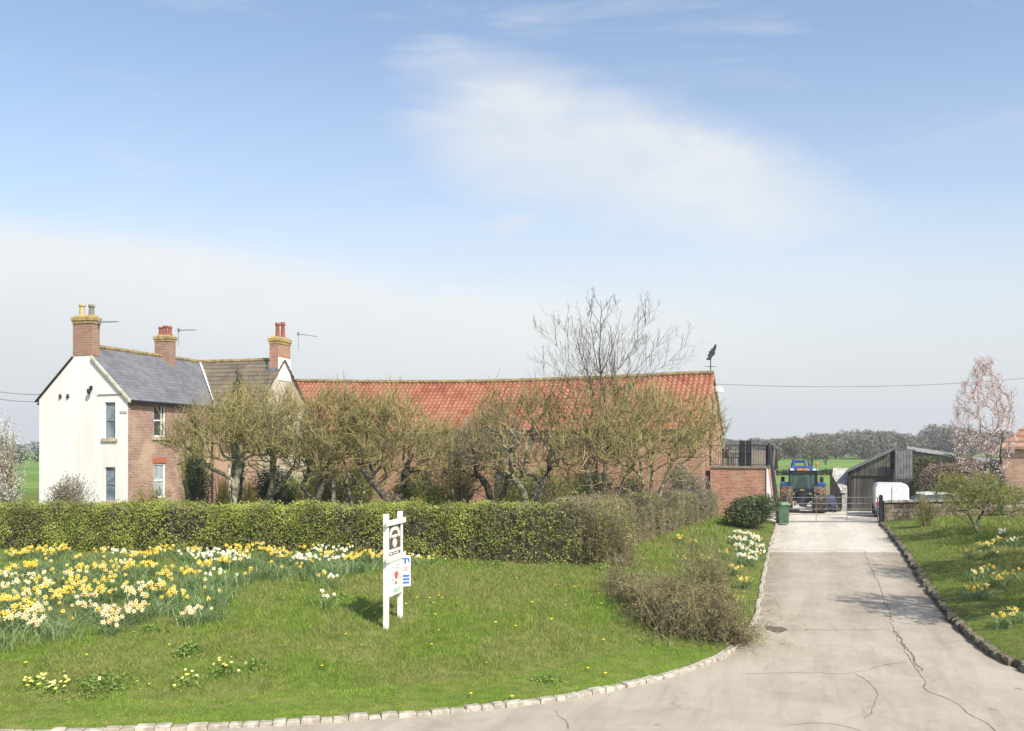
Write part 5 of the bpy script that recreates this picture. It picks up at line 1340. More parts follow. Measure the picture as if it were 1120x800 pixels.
hedge('hedge', 'rounded brown beech hedge behind the white vehicles', [(X(1006, 52.3), 52.3), (X(1022, 52), 52), (X(1082, 52), 52)], 1.3, [Z(521, 52), Z(510, 52), Z(508, 52)], BROWNH, TWIGD, 14000, .09, 44, 1, twigs=4000)
hedge('hedge', 'dark field hedge crossing the green fields beyond the tractor', [(20, 112), (44, 118)], 1.2, [1.3, 1.35], YEW, TWIGD, 5000, .3, 45, 1, twigs=400, tsize=.5)

# ------------------------------------------------------------------ orchard and garden
def tp(pts, D, seed=0, dd=.0):
    rg = np.random.default_rng(seed); out = []
    for i, (px, py) in enumerate(pts):
        d = D + (dd * i) + rg.normal() * .05
        out.append(np.array(at(px, py, d)))
    g = gz1(out[0][0], out[0][1]); out[0][2] = g - .1
    m = []
    for a, b in zip(out[:-1], out[1:]):
        k = max(1, int(np.linalg.norm(b - a) / .3))
        for j in range(k): m.append(a + (b - a) * j / k + rg.normal(size=3) * .018)
    return m + [out[-1]]
def ctp(x0, x1, y0, y1, D, n, seed, ry=1.6, hollow=.3):
    rg = np.random.default_rng(seed); xa, xb = X(x0, D), X(x1, D); za, zb = Z(y1, D), Z(y0, D)
    return crown_targets(rg, ((xa + xb) / 2, D, 0), (xb - xa) / 2, ry, za, zb, n, hollow)
def orchard(label, trunks, crown, D, seed, n=300, nleaf=3200, shoot=(1300, .22, .7), rbase=.145, leafm=BUD, bark=BARK, twig=TWIG, ry=1.7, lsize=.05, grp='old orchard trees behind the hedge', dds=None, name='apple_tree', hollow=.3, **kw):
    tr_ = [tp(t_, D, seed + i, (dds[i] if dds else 0)) for i, t_ in enumerate(trunks)]; n = int(n * 1.5); nleaf = int(nleaf * 1.5); shoot = (int(shoot[0] * 1.25), shoot[1], shoot[2] * 1.5); kw.setdefault('p_', 1.75); kw.setdefault('r0', .011); kw.setdefault('sr', .011); crown = (crown[0] - 10, crown[1] + 10, crown[2], crown[3] + 6)
    return make_tree(label, 'tree', name, tuple(tr_[0][0] + [0, 0, .1]), tr_, ctp(*crown, D, n, seed, ry, hollow), (bark, twig), leafm, nleaf, lsize, seed, grp, shoot, rbase, split=.035, **kw)
orchard('lichened orchard tree in front of the yew and the brick wall of the farmhouse', [[(256, 585), (256, 548), (255, 526), (240, 516), (222, 508)], [(256, 585), (256, 546), (262, 505), (262, 480)]], (190, 300, 436, 522), 35.0, 101, 260, leafm=BUD)
orchard('tall lichened orchard tree under the right gable of the farmhouse wing', [[(292, 585), (294, 548), (300, 522), (298, 490), (302, 465)], [(294, 585), (297, 545), (318, 516), (345, 504)]], (246, 345, 418, 520), 36.5, 102, 330)
orchard('orchard tree with a leaning dark trunk, left of the barn door', [[(340, 585), (347, 546), (356, 520), (358, 495)], [(340, 585), (344, 548), (330, 532), (314, 526)]], (305, 402, 416, 522), 35.2, 103, 330, bark=BARKD)
orchard('orchard tree forking low into a wide dark V behind the wooden sign', [[(429, 585), (424, 549), (410, 530), (396, 514), (376, 500)], [(429, 585), (433, 550), (441, 530), (446, 508)]], (360, 486, 432, 528), 34.2, 104, 340, bark=BARKD)
orchard('orchard tree with three pale limbs spreading before the middle of the barn', [[(575, 585), (576, 551), (572, 536), (558, 520), (543, 510)], [(577, 585), (578, 552), (592, 532), (601, 512)], [(576, 585), (580, 548), (603, 536), (630, 521)]], (490, 640, 428, 524), 34.0, 105, 300, nleaf=1600, shoot=(800, .2, .7), hollow=.45)
orchard('small dark twisted orchard tree set back before the barn wall', [[(530, 585), (538, 552), (533, 532), (520, 515)], [(540, 585), (548, 545), (555, 525)]], (476, 566, 446, 530), 37.5, 106, 200, nleaf=1500, shoot=(700, .2, .6), bark=BARKD, twig=TWIGD)
orchard('bushy many stemmed tree with olive buds at the corner of the hedge', [[(652, 585), (650, 545), (640, 505), (634, 480)], [(656, 585), (660, 540), (664, 490)], [(658, 585), (676, 535), (700, 500)], [(650, 585), (630, 540), (612, 515)]], (578, 756, 394, 552), 33.0, 107, 560, nleaf=5200, shoot=(1500, .2, .6), rbase=.09, hollow=.1, grp=None, name='bushy_tree', leafm=leafy('olive buds', [(.15, .13, .04), (.31, .27, .09), (.40, .37, .13)], .6, .6, .2))
orchard('dense olive twigged tree in front of the right part of the barn roof', [[(706, 585), (704, 545), (700, 505)], [(708, 585), (722, 540), (735, 505)], [(708, 585), (712, 545), (714, 500)]], (662, 784, 424, 556), 37.0, 108, 400, nleaf=4200, shoot=(1300, .2, .6), rbase=.09, hollow=.1, grp=None, name='bushy_tree')
# the tall bare tree: stems through the bush, then long limbs fanning against the sky
def fan_tree():
    rg = np.random.default_rng(64); D0 = 33.6; roots = [tp([(654, 585), (652, 530), (655, 470), (657, 428)], D0, 1), tp([(658, 585), (663, 520), (664, 470), (661, 430)], D0 + .15, 2), tp([(651, 585), (643, 520), (645, 465), (650, 432)], D0 - .15, 3)]
    g0 = tuple(roots[0][0]); t = thing('bare_tree', 'tall bare tree fanning its twigs against the sky above the barn roof', 'tree', g0)
    A = []; Bp = []; ra = []; rb = []
    def line(P, r0, r1):
        for i in range(len(P) - 1):
            f0, f1 = i / (len(P) - 1), (i + 1) / (len(P) - 1); A.append(P[i]); Bp.append(P[i + 1]); ra.append(r0 + (r1 - r0) * f0); rb.append(r0 + (r1 - r0) * f1)
    def curve(p, q, up, n=9, j=.012):
        p, q = np.array(p), np.array(q); c = p + (q - p) * .5 + np.array([(q - p)[0] * .12, 0, -abs((q - p)[0]) * up]); fs = np.linspace(0, 1, n)[:, None]
        P = (1 - fs) ** 2 * p + 2 * fs * (1 - fs) * c + fs ** 2 * q; P[1:-1] += rg.normal(size=(n - 2, 3)) * j; return P
    def side(P, r, k, l0, l1, depth):
        L = np.linalg.norm(P[-1] - P[0]); sgn = rg.choice([-1, 1])
        for m in range(k):
            f = rg.uniform(.18, .95); i = min(int(f * (len(P) - 1)), len(P) - 2); o = P[i] + (P[i + 1] - P[i]) * (f * (len(P) - 1) - i)
            d = P[i + 1] - P[i]; d /= np.linalg.norm(d); n = np.cross(d, [0, 1, 0]); n /= np.linalg.norm(n) + 1e-9; sgn = -sgn
            v = d * .85 + n * sgn * rg.uniform(.35, .75) + np.array([0, rg.normal() * .45, .25]); v /= np.linalg.norm(v); ln = L * rg.uniform(l0, l1) * (1 - .45 * f)
            Q = curve(o, o + v * ln, .03, 5, .008); line(Q, r * .55, .006)
            if depth: side(Q, r * .5, int(3 + ln * 3), .25, .55, depth - 1)
    tips = [(582, 374, 0), (592, 343, 1), (607, 324, 0), (624, 333, 2), (641, 322, 1), (657, 314, 0), (681, 326, 2), (702, 333, 1), (716, 320, 0), (737, 344, 1), (757, 366, 2), (749, 388, 0), (588, 399, 2), (668, 345, 1), (632, 352, 2), (700, 360, 0)]
    for px, py, k in tips:
        P = curve(roots[k][-1], at(660 + (px - 660) * .97, 428 + (py - 428) * .87, D0 + rg.normal() * .9), .16 if abs(px - 660) > 45 else .05, 10, .02); line(P, .03, .008); side(P, .024, 13, .22, .5, 1)
    for k in range(26):
        r_ = roots[k % 3]; o = r_[rg.integers(len(r_) // 3, len(r_))]; q = o + np.array([rg.normal() * .9, rg.normal() * .6, rg.uniform(.6, 1.6)]); P = curve(o, q, .1, 6); line(P, .016, .005); side(P, .012, 4, .2, .4, 0)
    A_, B_ = np.array(A), np.array(Bp); T = B_ - A_
    V, F = seg_tubes(A_, B_, np.array(ra), np.array(rb), T, T, 5); arrays_mesh('crown', V, F, [leafy('bare grey twigs', [(.10, .085, .065), (.17, .145, .115)], .9, .7, 0)], parent=t)
    A.clear(); Bp.clear(); ra.clear(); rb.clear()
    for r_ in roots: line(np.array(r_), .06, .03)
    A_, B_ = np.array(A), np.array(Bp); V, F = seg_tubes(A_, B_, np.array(ra), np.array(rb), B_ - A_, B_ - A_, 8); arrays_mesh('trunk', V, F, [plain('grey bark', (.15, .13, .10), .95, .1, nscale=7, c2=(.28, .25, .18))], parent=t, smooth=True)
fan_tree()
orchard('olive twigged orchard tree filling the gap left of the small dark tree', [[(500, 585), (497, 548), (492, 520)], [(500, 585), (506, 545), (512, 522)]], (455, 545, 452, 540), 38.5, 109, 240, nleaf=2400, shoot=(900, .2, .6), rbase=.1)
orchard('low spreading orchard tree between the leaning tree and the V shaped tree', [[(388, 585), (384, 548), (378, 528)], [(388, 585), (396, 546), (402, 526)]], (345, 430, 455, 540), 39.0, 110, 220, nleaf=2200, shoot=(900, .2, .6), rbase=.1)
blob_shrub('shrub', 'grey twiggy shrub under the right end of the barn eaves', (X(750, 43), 43, gz1(X(750, 43), 43)), 1.45, 1.2, 2.9, GREYS, TWIGD, 6500, .075, 71, twigs=420, leafup=.2)
DARKL = leafy('dark mixed leaves', [(.05, .05, .02), (.13, .125, .04), (.20, .21, .06)], .6, .9, .2)  # darker leaf colours of the low shrubs along the barn wall
B = lambda px, D: (X(px, D), D, gz1(X(px, D), D))
blob_shrub('shrub', 'grey and olive shrub in front of the white gable', B(74, 36), 1.25, 1.1, 2.25, GREYS, TWIGD, 3600, .075, 72, twigs=420)
blob_shrub('blossom_bush', 'white flowering bush at the left edge behind the hedge', B(-6, 33), 1.35, 1.3, 4.3, WHITEB, TWIGD, 9000, .07, 73, lobes=14, twigs=380, jag=.12)
blob_shrub('forsythia', 'yellow flowering shrub at the corner of the farmhouse brick wall', B(166, 37), .75, .6, 1.9, leafy('sparse yellow flowers', [(.20, .20, .04), (.40, .37, .06), (.68, .56, .06)], .6, 1.4, .2), TWIG, 1900, .07, 74)
blob_shrub('forsythia', 'bright yellow flowering shrub just left of the first orchard trunk', B(243, 38), .62, .5, 2.0, FORS, TWIG, 1500, .065, 75)
blob_shrub('forsythia', 'bright yellow flowering shrub just right of the first orchard trunk', B(270, 38), .6, .5, 1.9, FORS, TWIG, 1500, .065, 76)
blob_shrub('forsythia', 'small yellow flowering shrub above the hedge behind the wooden sign', B(459, 36), .5, .4, 1.62, FORS, TWIG, 600, .06, 77)
blob_shrub('yew', 'dark green yew between the brick wall and the first orchard tree', B(220, 38.5), .75, .7, 3.0, YEW, BARKD, 7000, .07, 78, lobes=7, twigs=60, jag=.1)
blob_shrub('conifer', 'slim dark conifer rising in front of the brown tiled roof', B(259, 39.5), .62, .6, 6.4, YEW, BARKD, 9000, .08, 79, lobes=22, twigs=80, jag=.12, pointed=.7)
blob_shrub('evergreen_shrub', 'broad dark evergreen shrub behind the tall orchard tree', B(302, 40), 1.3, .8, 2.5, YEW, BARKD, 6000, .08, 80, jag=.12)
blob_shrub('climber_shrub', 'pale green leafy shrub against the farmhouse brick wall', B(212, 40), 1.0, .8, 4.3, BUDG, TWIG, 3800, .07, 81, lobes=12, twigs=300)
blob_shrub('shrub', 'russet leaved shrub in front of the barn wall', B(500, 41), 1.5, 1.0, 2.7, leafy('russet leaves', [(.10, .085, .03), (.22, .15, .06), (.28, .22, .08)], .6, .9, .2), TWIGD, 4200, .08, 82, twigs=260)
for px, D, s_, lab in ((400, 41, 83, 'low green shrub below the barn wall, right of the barn door'), (470, 39, 84, 'low green shrub between the sign and the russet shrub'), (548, 39.5, 85, 'fresh green shrub left of the three limbed orchard tree'), (612, 38.5, 86, 'fresh green shrub right of the three limbed orchard tree'), (322, 40.5, 87, 'low green shrub beside the leaning orchard trunk')):
    blob_shrub('shrub', lab, B(px, D), 1.6, .9, 2.0 + .35 * (s_ % 3), BUDG, TWIG, 4600, .075, s_, twigs=240)
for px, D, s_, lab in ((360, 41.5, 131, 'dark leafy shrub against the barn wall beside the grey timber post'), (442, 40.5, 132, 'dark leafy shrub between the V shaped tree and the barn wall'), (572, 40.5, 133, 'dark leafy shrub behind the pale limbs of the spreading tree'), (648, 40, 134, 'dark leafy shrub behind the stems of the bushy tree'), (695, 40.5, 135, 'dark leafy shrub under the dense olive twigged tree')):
    blob_shrub('shrub', lab, B(px, D), 1.35, .9, 2.1 + .2 * (s_ % 3), DARKL, TWIGD, 5200, .075, s_, twigs=260)
# posts seen among the trunks
for px, lab in ((365, 'grey timber post beside the barn door'), (689, 'pale timber stake behind the hedge corner')):
    D = 39.0; m = MB(); x = X(px, D); m.box(WF, x - .07, x + .07, D - .07, D + .07, .6, Z(505 if px < 400 else 525, D), tb=.01); tagm(m.build('timber_post', plain('grey timber', (.26, .24, .19), .9, .1) if px < 400 else bpy.data.materials['grey timber'], loc=(x, D, .9)), lab, 'post')

# evergreen by the bin, small apple tree and blossom tree on the right bank
blob_shrub('laurel', 'rounded evergreen shrub beside the green wheelie bin', (X(822, 42.6), 42.6, gz1(X(822, 42.6), 42.6)), 1.75, 1.1, 1.62, LAUREL, BARKD, 9500, .1, 88, lobes=11, twigs=120, jag=.1)
ap = hit(1069, 584)
tk = [[np.array(ap) + [0, 0, -.1], np.array(ap) + [-.1, 0, .35], np.array(ap) + [-.35, 0, .75]], [np.array(ap) + [0, 0, -.1], np.array(ap) + [.0, .1, .4], np.array(ap) + [.3, .1, .9]], [np.array(ap) + [0, 0, -.1], np.array(ap) + [-.2, 0, .3], np.array(ap) + [-.8, -.1, .7]]]
Da = ap[1]
make_tree('small spreading apple tree in fresh leaf on the right bank', 'tree', 'apple_tree', ap, tk, ctp(1000, 1124, 520, 578, Da, 380, 90, 1.7, .15), (BARK, TWIG), BUDG, 9500, .06, 90, None, (1800, .12, .4), .075, split=.025)
blob_shrub('shrub', 'straggly pale green bush at the foot of the stone wall', (X(1014, 41.5), 41.5, gz1(X(1014, 41.5), 41.5)), .7, .6, 1.5, BUDG, TWIG, 900, .06, 91, twigs=200)
bt = np.array((X(1082, 43), 43.0, gz1(X(1082, 43), 43)))
rg_ = np.random.default_rng(92); bl = []
while len(bl) < 460:
    f = rg_.uniform(0, 1) ** .8; py = 540 - f * 143; wd = 36 * math.sin(min(1, f * 1.35 + .12) * math.pi * .62) * (1.0 if f < .72 else max(.30, (1 - f) / .28 * .9 + .1))
    px = 1076 + rg_.uniform(-1, 1) * wd; bl.append(at(px, py, 43 + rg_.uniform(-1, 1) * wd * .04))
make_tree('slender tree in pale pink blossom left of the brick building', 'tree', 'blossom_tree', tuple(bt), [[bt + [0, 0, -.1], bt + [-.02, 0, .8], bt + [-.1, 0, 1.6], bt + [-.2, 0, 2.4]], [bt + [0, 0, -.1], bt + [.05, 0, 1.0], bt + [.12, 0, 2.0]]], np.array(bl), (BARKD, TWIGD), PINKB, 7000, .075, 92, None, (1000, .2, .5), .06, wig=.03, up=1.4, jitter=.07, split=.03, crown_name='blossom', shoot_up=1.6, lk=.12, p_=1.8)
blob_shrub('ivy_bush', 'dark green bush against the corner of the brick building', B(1093, 48), .5, .5, 2.9, YEW, BARKD, 2200, .09, 93, lobes=8, twigs=40)
# trees just out of view on the right that throw the branch shadows on the bank and the drive
for i, (x, y, h, cr) in enumerate(((15.0, 19.6, 6.6, 2.6), (18.7, 24.3, 7.2, 2.9), (21.8, 29.8, 6.4, 2.7))):
    g = gz1(x, y); b = np.array([x, y, g]); rg_ = np.random.default_rng(95 + i)
    make_tree(('bare tree nearest the road, right of the drive mouth', 'bare tree on the right bank behind the nearest one', 'bare tree farthest up the right bank')[i], 'tree', 'bank_tree', tuple(b), [[b - [0, 0, .1], b + [.05, 0, 1.2], b + [0, .1, 2.2]]], crown_targets(rg_, (x, y, 0), cr, cr, g + 1.8, g + h, 420, .1), (BARK, TWIG), BUDG, 9000, .09, 95 + i, None, (1800, .2, .7), .14)

# ------------------------------------------------------------------ brambles over the kerb
def bramble(name, label, cx, cy, rx, ry, h, n, seed, upright=0.0, leaves=1500, lm=DEADL, lsize=.05, rot=0.0, r=(.004, .009)):
    rg = np.random.default_rng(seed); t = thing(name, label, 'bush', (cx, cy, gz1(cx, cy)))
    a0 = rg.normal(size=(n, 2)) * .36; d = rg.normal(size=(n, 2)); d /= np.linalg.norm(d, axis=1, keepdims=True)
    ln = rg.uniform(.35, 1.15, n); c_, s_ = math.cos(rot), math.sin(rot)
    def w2(p): q = p * np.array([rx, ry]); return np.stack([cx + q[:, 0] * c_ - q[:, 1] * s_, cy + q[:, 0] * s_ + q[:, 1] * c_], 1)
    hh = h * rg.uniform(.15, 1.05, n) ** 1.0; turn = rg.normal(size=n) * .7; endf = rg.uniform(.55, 1.0, n); V = []; F = []; o = 0; prev = None; pts = []
    K = 6; P = []
    for k in range(K + 1):
        f = k / K
        tw_ = (f * f * turn)[:, None] * np.stack([-d[:, 1], d[:, 0]], 1); xy = w2(a0 + (d + tw_) * (ln * (f if upright < .5 else f * .35))[:, None]) + rg.normal(size=(n, 2)) * .04
        g = gz(xy[:, 0], xy[:, 1], None)
        g = np.where(g < zr(xy[:, 1]), zr(xy[:, 1]) + .05, g)
        z = g + hh * (np.sin(f * endf * math.pi * .93) if upright < .5 else f) + rg.normal(size=n) * .03
        P.append(np.column_stack([xy, z]))
    for k in range(K):
        T = P[k + 1] - P[k]; ra = np.linspace(r[1], r[0], K + 1)
        v, f = seg_tubes(P[k], P[k + 1], np.full(n, ra[k]), np.full(n, ra[k + 1]), T, T, 3); V.append(v); F.append(f + o); o += len(v)
    arrays_mesh('canes', np.vstack(V), np.vstack(F), [BRAM], parent=t)
    allp = np.vstack(P[1:]); C = allp[rg.integers(0, len(allp), leaves)] + rg.normal(size=(leaves, 3)) * .06
    tw = allp[rg.integers(0, len(allp), leaves * 2)] + rg.normal(size=(leaves * 2, 3)) * .06
    v, f = leaf_quads(C, lsize, rg, .2); v2, f2 = leaf_quads(tw, .2, rg, .0, .05)
    arrays_mesh('leaves', v, f, [lm], parent=t); arrays_mesh('side_twigs', v2, f2, [BRAM], parent=t)
    return t
def bp(px, py): q = hit(px, py, 0, 13, 40); return q[0], q[1]
x, y = bp(752, 688); bramble('bramble_bush', 'large tangled brown bramble bush sprawling over the pale kerb', x, y, 1.05, 1.4, 1.05, 620, 51, leaves=5200)
x, y = bp(705, 665); bramble('bramble_bush', 'lower bramble tangle at the left side of the large bramble bush', x, y, .7, 1.1, .7, 260, 52, leaves=1300)
x, y = bp(800, 700); bramble('bramble_bush', 'brown bramble sprays hanging over the kerb onto the drive', x, y, .5, .75, .5, 220, 53, leaves=1200)
x, y = bp(772, 668); bramble('bare_shrub', 'upright bare stemmed shrub rising out of the brambles', x, y, .95, .95, 2.0, 330, 54, upright=1, leaves=1500, r=(.003, .008))
x, y = bp(668, 622); bramble('bare_shrub', 'tall grey twigs crowding the outer corner of the hedge', x - .1, y + .5, .95, .8, 1.95, 420, 56, upright=1, leaves=7000, lm=HEDGEL, lsize=.055, r=(.003, .008))
x, y = bp(676, 650); bramble('bare_shrub', 'dark bare twigs standing at the corner of the hedge', x, y, .35, 1.2, 1.2, 170, 55, upright=1, leaves=120, r=(.003, .008))

# ------------------------------------------------------------------ daffodils
DLEAF = leafy('daffodil leaves', [(.075, .13, .04), (.19, .27, .10), (.33, .40, .18)], .45, 1, .25, .4)
DSTEM = plain('flower stem', (.12, .2, .06), .5, .3)
PET = {'yellow': plain('yellow petals', (.80, .66, .11), .5, .3, .1, 3, c2=(.86, .78, .30)), 'cream': plain('cream petals', (.80, .74, .50), .5, .3, c2=(.86, .82, .66)), 'white': plain('white petals', (.78, .77, .66), .5, .3, c2=(.86, .85, .78)), 'peach': plain('pale peach petals', (.80, .71, .50), .5, .3, c2=(.85, .79, .62))}
TRU = {'yellow': plain('deep yellow trumpet', (.80, .50, .02), .5, .3), 'cream': plain('lemon trumpet', (.80, .64, .16), .5, .3), 'white': plain('pale trumpet', (.80, .74, .42), .5, .3), 'peach': plain('orange trumpet', (.80, .50, .16), .5, .3)}
BLOOM = {}
def bloom_mesh(kind, v):
    m = MB(); r_ = .054
    for i in range(6):
        a = i * math.pi / 3 + .2 * v; b = .30
        p = lambda rr, aa, z: (rr * math.cos(aa), rr * math.sin(aa), z)
        z0 = .006 * (i % 2); m.add([p(.006, a, z0), p(r_ * .62, a - b * 1.25, .008 + z0), p(r_ * (1 + .06 * v), a, -.002 - .006 * v + z0), p(r_ * .62, a + b * 1.25, .008 + z0)], [(0, 1, 2, 3)], 0)
    k = 7; pr = [(.010, .004), (.014, .018), (.017, .032), (.026, .042)]
    if kind in ('white', 'peach'): pr = [(.010, .004), (.016, .012), (.021, .020), (.028, .025)]
    vs = [(r2 * math.cos(2 * math.pi * j / k), r2 * math.sin(2 * math.pi * j / k), z) for r2, z in pr for j in range(k)]
    m.add(vs, [(i * k + j, i * k + (j + 1) % k, (i + 1) * k + (j + 1) % k, (i + 1) * k + j) for i in range(3) for j in range(k)] + [tuple(range(k))], 1)
    o = m.build('bloom', [PET[kind], TRU[kind]]); me = o.data; bpy.data.objects.remove(o); return me
def clump(px, py, kind, n, spread, seed, label, group, hgt=.33, loc=None, lscale=1.0):
    rg = np.random.default_rng(seed); b = loc or hit(px, py, hgt * .95)
    t = thing('daffodil_clump', label, 'daffodils', b, group)
    # strap leaves and stems
    nl = int(n * 6 * lscale) + 12; A = np.zeros((nl, 3)); A[:, :2] = rg.normal(size=(nl, 2)) * spread * .38
    h = hgt * rg.uniform(.65, 1.08, nl); d = rg.normal(size=(nl, 2)) * .16 + A[:, :2] * .28
    w = .0095 * rg.uniform(.7, 1.3, nl); an = rg.uniform(0, math.pi, nl); W = np.stack([np.cos(an) * w, np.sin(an) * w, np.zeros(nl)], 1)
    gA = gz(b[0] + A[:, 0], b[1] + A[:, 1]) - b[2]; A[:, 2] = gA - .01
    M = A + np.column_stack([d * .35, h * .62]); bend = (rg.random(nl) < .4)[:, None]
    E = A + np.column_stack([d * np.where(bend, 2.0, 1.0), h * np.where(bend[:, 0], .78, 1.0)])
    V = np.stack([A - W, A + W, M + W * .9, M - W * .9, E + W * .3, E - W * .3], 1).reshape(-1, 3) + np.array(b)
    k = np.arange(nl)[:, None] * 6; F = np.vstack([k + np.array([[0, 1, 2, 3]]), k + np.array([[3, 2, 4, 5]])])
    S = np.zeros((n, 3)); S[:, :2] = rg.normal(size=(n, 2)) * spread * .37; S[:, 2] = gz(b[0] + S[:, 0], b[1] + S[:, 1]) - b[2]
    Tp = S + np.column_stack([rg.normal(size=(n, 2)) * .03, hgt * rg.uniform(.8, 1.22, n)])
    Vs, Fs = seg_tubes(S + b, Tp + b, np.full(n, .004), np.full(n, .003), Tp - S, Tp - S, 3)
    arrays_mesh('leaves', np.vstack([V, Vs]), np.vstack([F, Fs + len(V)]), [DLEAF], parent=t)
    for i in range(n):
        key = (kind if rg.random() > .08 else ('yellow' if kind != 'yellow' else 'cream'), int(rg.integers(0, 3)))
        if key not in BLOOM: BLOOM[key] = bloom_mesh(*key)
        o = bpy.data.objects.new('bloom', BLOOM[key]); COL.objects.link(o); o.parent = t
        o.location = Tp[i]; s_ = rg.uniform(.78, 1.2); o.scale = (s_, s_, s_)
        f = Vector((.35 + rg.normal() * .55, -.85 + rg.normal() * .45, .12 + rg.normal() * .28)); o.rotation_euler = f.to_track_quat('Z', 'Y').to_euler()
    return t
top_drift = 'daffodils in the drift along the foot of the hedge'
low_drift = 'daffodils in the lower left drift on the bank'
YT = [(15, 604), (30, 602), (42, 600), (56, 604), (70, 599), (111, 602), (148, 607), (160, 605), (173, 602), (186, 599), (222, 617), (202, 626), (184, 627), (166, 618), (109, 619), (89, 620), (257, 599), (268, 603), (279, 597), (290, 601), (300, 603), (318, 595), (332, 598), (357, 605), (386, 608), (398, 606), (412, 606), (36, 619), (14, 621), (210, 602), (248, 612), (310, 606), (128, 622), (146, 618)]
WT = [(130, 604), (205, 604), (220, 607), (236, 604), (247, 610), (239, 627), (250, 606), (343, 611), (368, 610), (4, 626), (378, 600), (264, 610), (328, 610), (352, 600)]
YL = [(88, 634), (118, 635), (58, 651), (72, 648), (5, 657), (19, 657), (80, 640), (111, 648), (174, 642), (193, 648), (96, 645), (40, 645), (30, 662), (8, 672)]
CL = [(44, 630), (50, 638), (36, 650), (140, 644), (152, 650), (160, 640), (20, 676), (32, 670), (42, 666), (77, 628), (12, 640)]
PL = [(135, 615), (95, 662), (144, 668), (121, 678), (128, 668), (152, 662), (112, 668), (211, 668), (42, 680), (100, 652)]
i_ = 300
for L_, kind, lab, grp, n, sp in ((YT, 'yellow', 'clump of yellow daffodils in the drift at the foot of the hedge', top_drift, 13, .40), (WT, 'white', 'clump of white daffodils in the drift at the foot of the hedge', 'white ' + top_drift, 14, .42),
                                  (YL, 'yellow', 'clump of yellow daffodils in the lower left drift on the bank', low_drift, 13, .36), (CL, 'cream', 'clump of cream daffodils in the lower left drift on the bank', 'cream ' + low_drift, 14, .36), (PL, 'peach', 'clump of peach centred daffodils at the lower edge of the left drift', 'peach ' + low_drift, 13, .33)):
    for (px, py) in L_:
        i_ += 1; clump(px, py, kind, int(n * (.75 + .5 * ((i_ * 7) % 10) / 10)), sp, i_, lab, grp)
# green leaf clumps filling the drift
FL = [(25, 615), (50, 612), (80, 608), (100, 610), (120, 612), (150, 630), (170, 632), (200, 640), (215, 655), (228, 650), (240, 640), (60, 625), (75, 670), (165, 660), (180, 655), (250, 630), (270, 622), (290, 618), (310, 620), (330, 616), (66, 680), (135, 640), (2, 690), (95, 625), (25, 640), (60, 665), (120, 625), (8, 632), (232, 662), (208, 630), (226, 632), (265, 612), (283, 608), (303, 612), (322, 606), (342, 620), (352, 612), (368, 616), (385, 614), (400, 612), (338, 604), (18, 628), (40, 618), (140, 622), (196, 618), (214, 612), (158, 645), (186, 640), (70, 615), (46, 656), (108, 634), (14, 646)]
for (px, py) in FL:
    i_ += 1; clump(px, py, 'yellow', 1, .5, i_, 'clump of grey green daffodil leaves with hardly a flower in the left drift', 'leafy clumps in the left drift', .37, lscale=14)
for (px, py, kind, n, lab) in ((350, 628, 'yellow', 3, 'few yellow daffodils alone on the grass below the hedge drift'), (363, 632, 'white', 7, 'small clump of white daffodils in the grass left of the sign shadow'), (355, 652, 'white', 4, 'sparse white daffodils lowest in the grass left of the sign'), (452, 607, 'cream', 5, 'cream daffodils just right of the wooden sign below the hedge'), (466, 609, 'yellow', 4, 'two or three yellow daffodils under the hedge right of the sign'), (376, 590, 'white', 3, 'white daffodils against the hedge left of the sign'),
                               (815, 634, 'yellow', 12, 'yellow daffodils near the drive edge above the brambles'), (803, 620, 'yellow', 10, 'yellow and orange daffodils below the white patch by the drive'), (806, 655, 'yellow', 6, 'lowest yellow daffodils beside the brambles and the drive'), (792, 603, 'yellow', 9, 'yellow daffodils left of the white patch by the drive'), (772, 610, 'yellow', 5, 'few yellow daffodils on the slope above the bare shrub'), (745, 588, 'yellow', 8, 'yellow daffodils high on the slope under the side hedge'), (758, 592, 'yellow', 5, 'pale yellow daffodils high on the slope right of the side hedge foot'), (743, 610, 'yellow', 5, 'yellow daffodils in mid slope above the brambles'), (685, 600, 'yellow', 3, 'yellow daffodils at the foot of the hedge corner'), (833, 605, 'yellow', 4, 'orange yellow daffodils between the white patch and the kerb'),
                               (1078, 595, 'yellow', 14, 'large clump of yellow daffodils on the right bank below the apple tree'), (1092, 590, 'yellow', 12, 'yellow daffodils in the topmost patch on the right bank'), (1085, 602, 'yellow', 12, 'yellow daffodils at the lower side of the right bank patch'), (1096, 581, 'white', 12, 'white daffodils on top of the right bank patch'), (1110, 590, 'white', 12, 'white daffodils at the right edge on the right bank'), (1060, 602, 'yellow', 5, 'small clump of yellow daffodils left of the right bank patch'), (1066, 625, 'cream', 7, 'cream and yellow daffodils in the middle of the right bank'), (1082, 620, 'yellow', 7, 'yellow daffodils in the middle of the right bank below the patch'), (1090, 631, 'yellow', 12, 'yellow daffodils right of centre on the right bank'), (1108, 626, 'yellow', 5, 'few yellow daffodils at the far right of the bank'), (1063, 644, 'yellow', 9, 'bright yellow daffodils on the bank nearest the dark kerb'), (1076, 643, 'yellow', 9, 'bright yellow daffodils beside those nearest the dark kerb'), (1099, 674, 'yellow', 7, 'lowest yellow daffodils on the right bank'), (1113, 668, 'yellow', 8, 'yellow daffodils low on the right bank at the picture edge')):
    i_ += 1; clump(px, py, kind, n, .3, i_, lab, None, .3)
for (px, py) in ((808, 582), (817, 584), (826, 587), (812, 590), (822, 594), (830, 597), (808, 596), (816, 601), (825, 604), (820, 610), (812, 607), (804, 588), (829, 590)):
    i_ += 1; clump(px, py, 'white', 15, .36, i_, 'clump of white narcissi in the white patch beside the top of the drive', 'white narcissi beside the drive', .3)

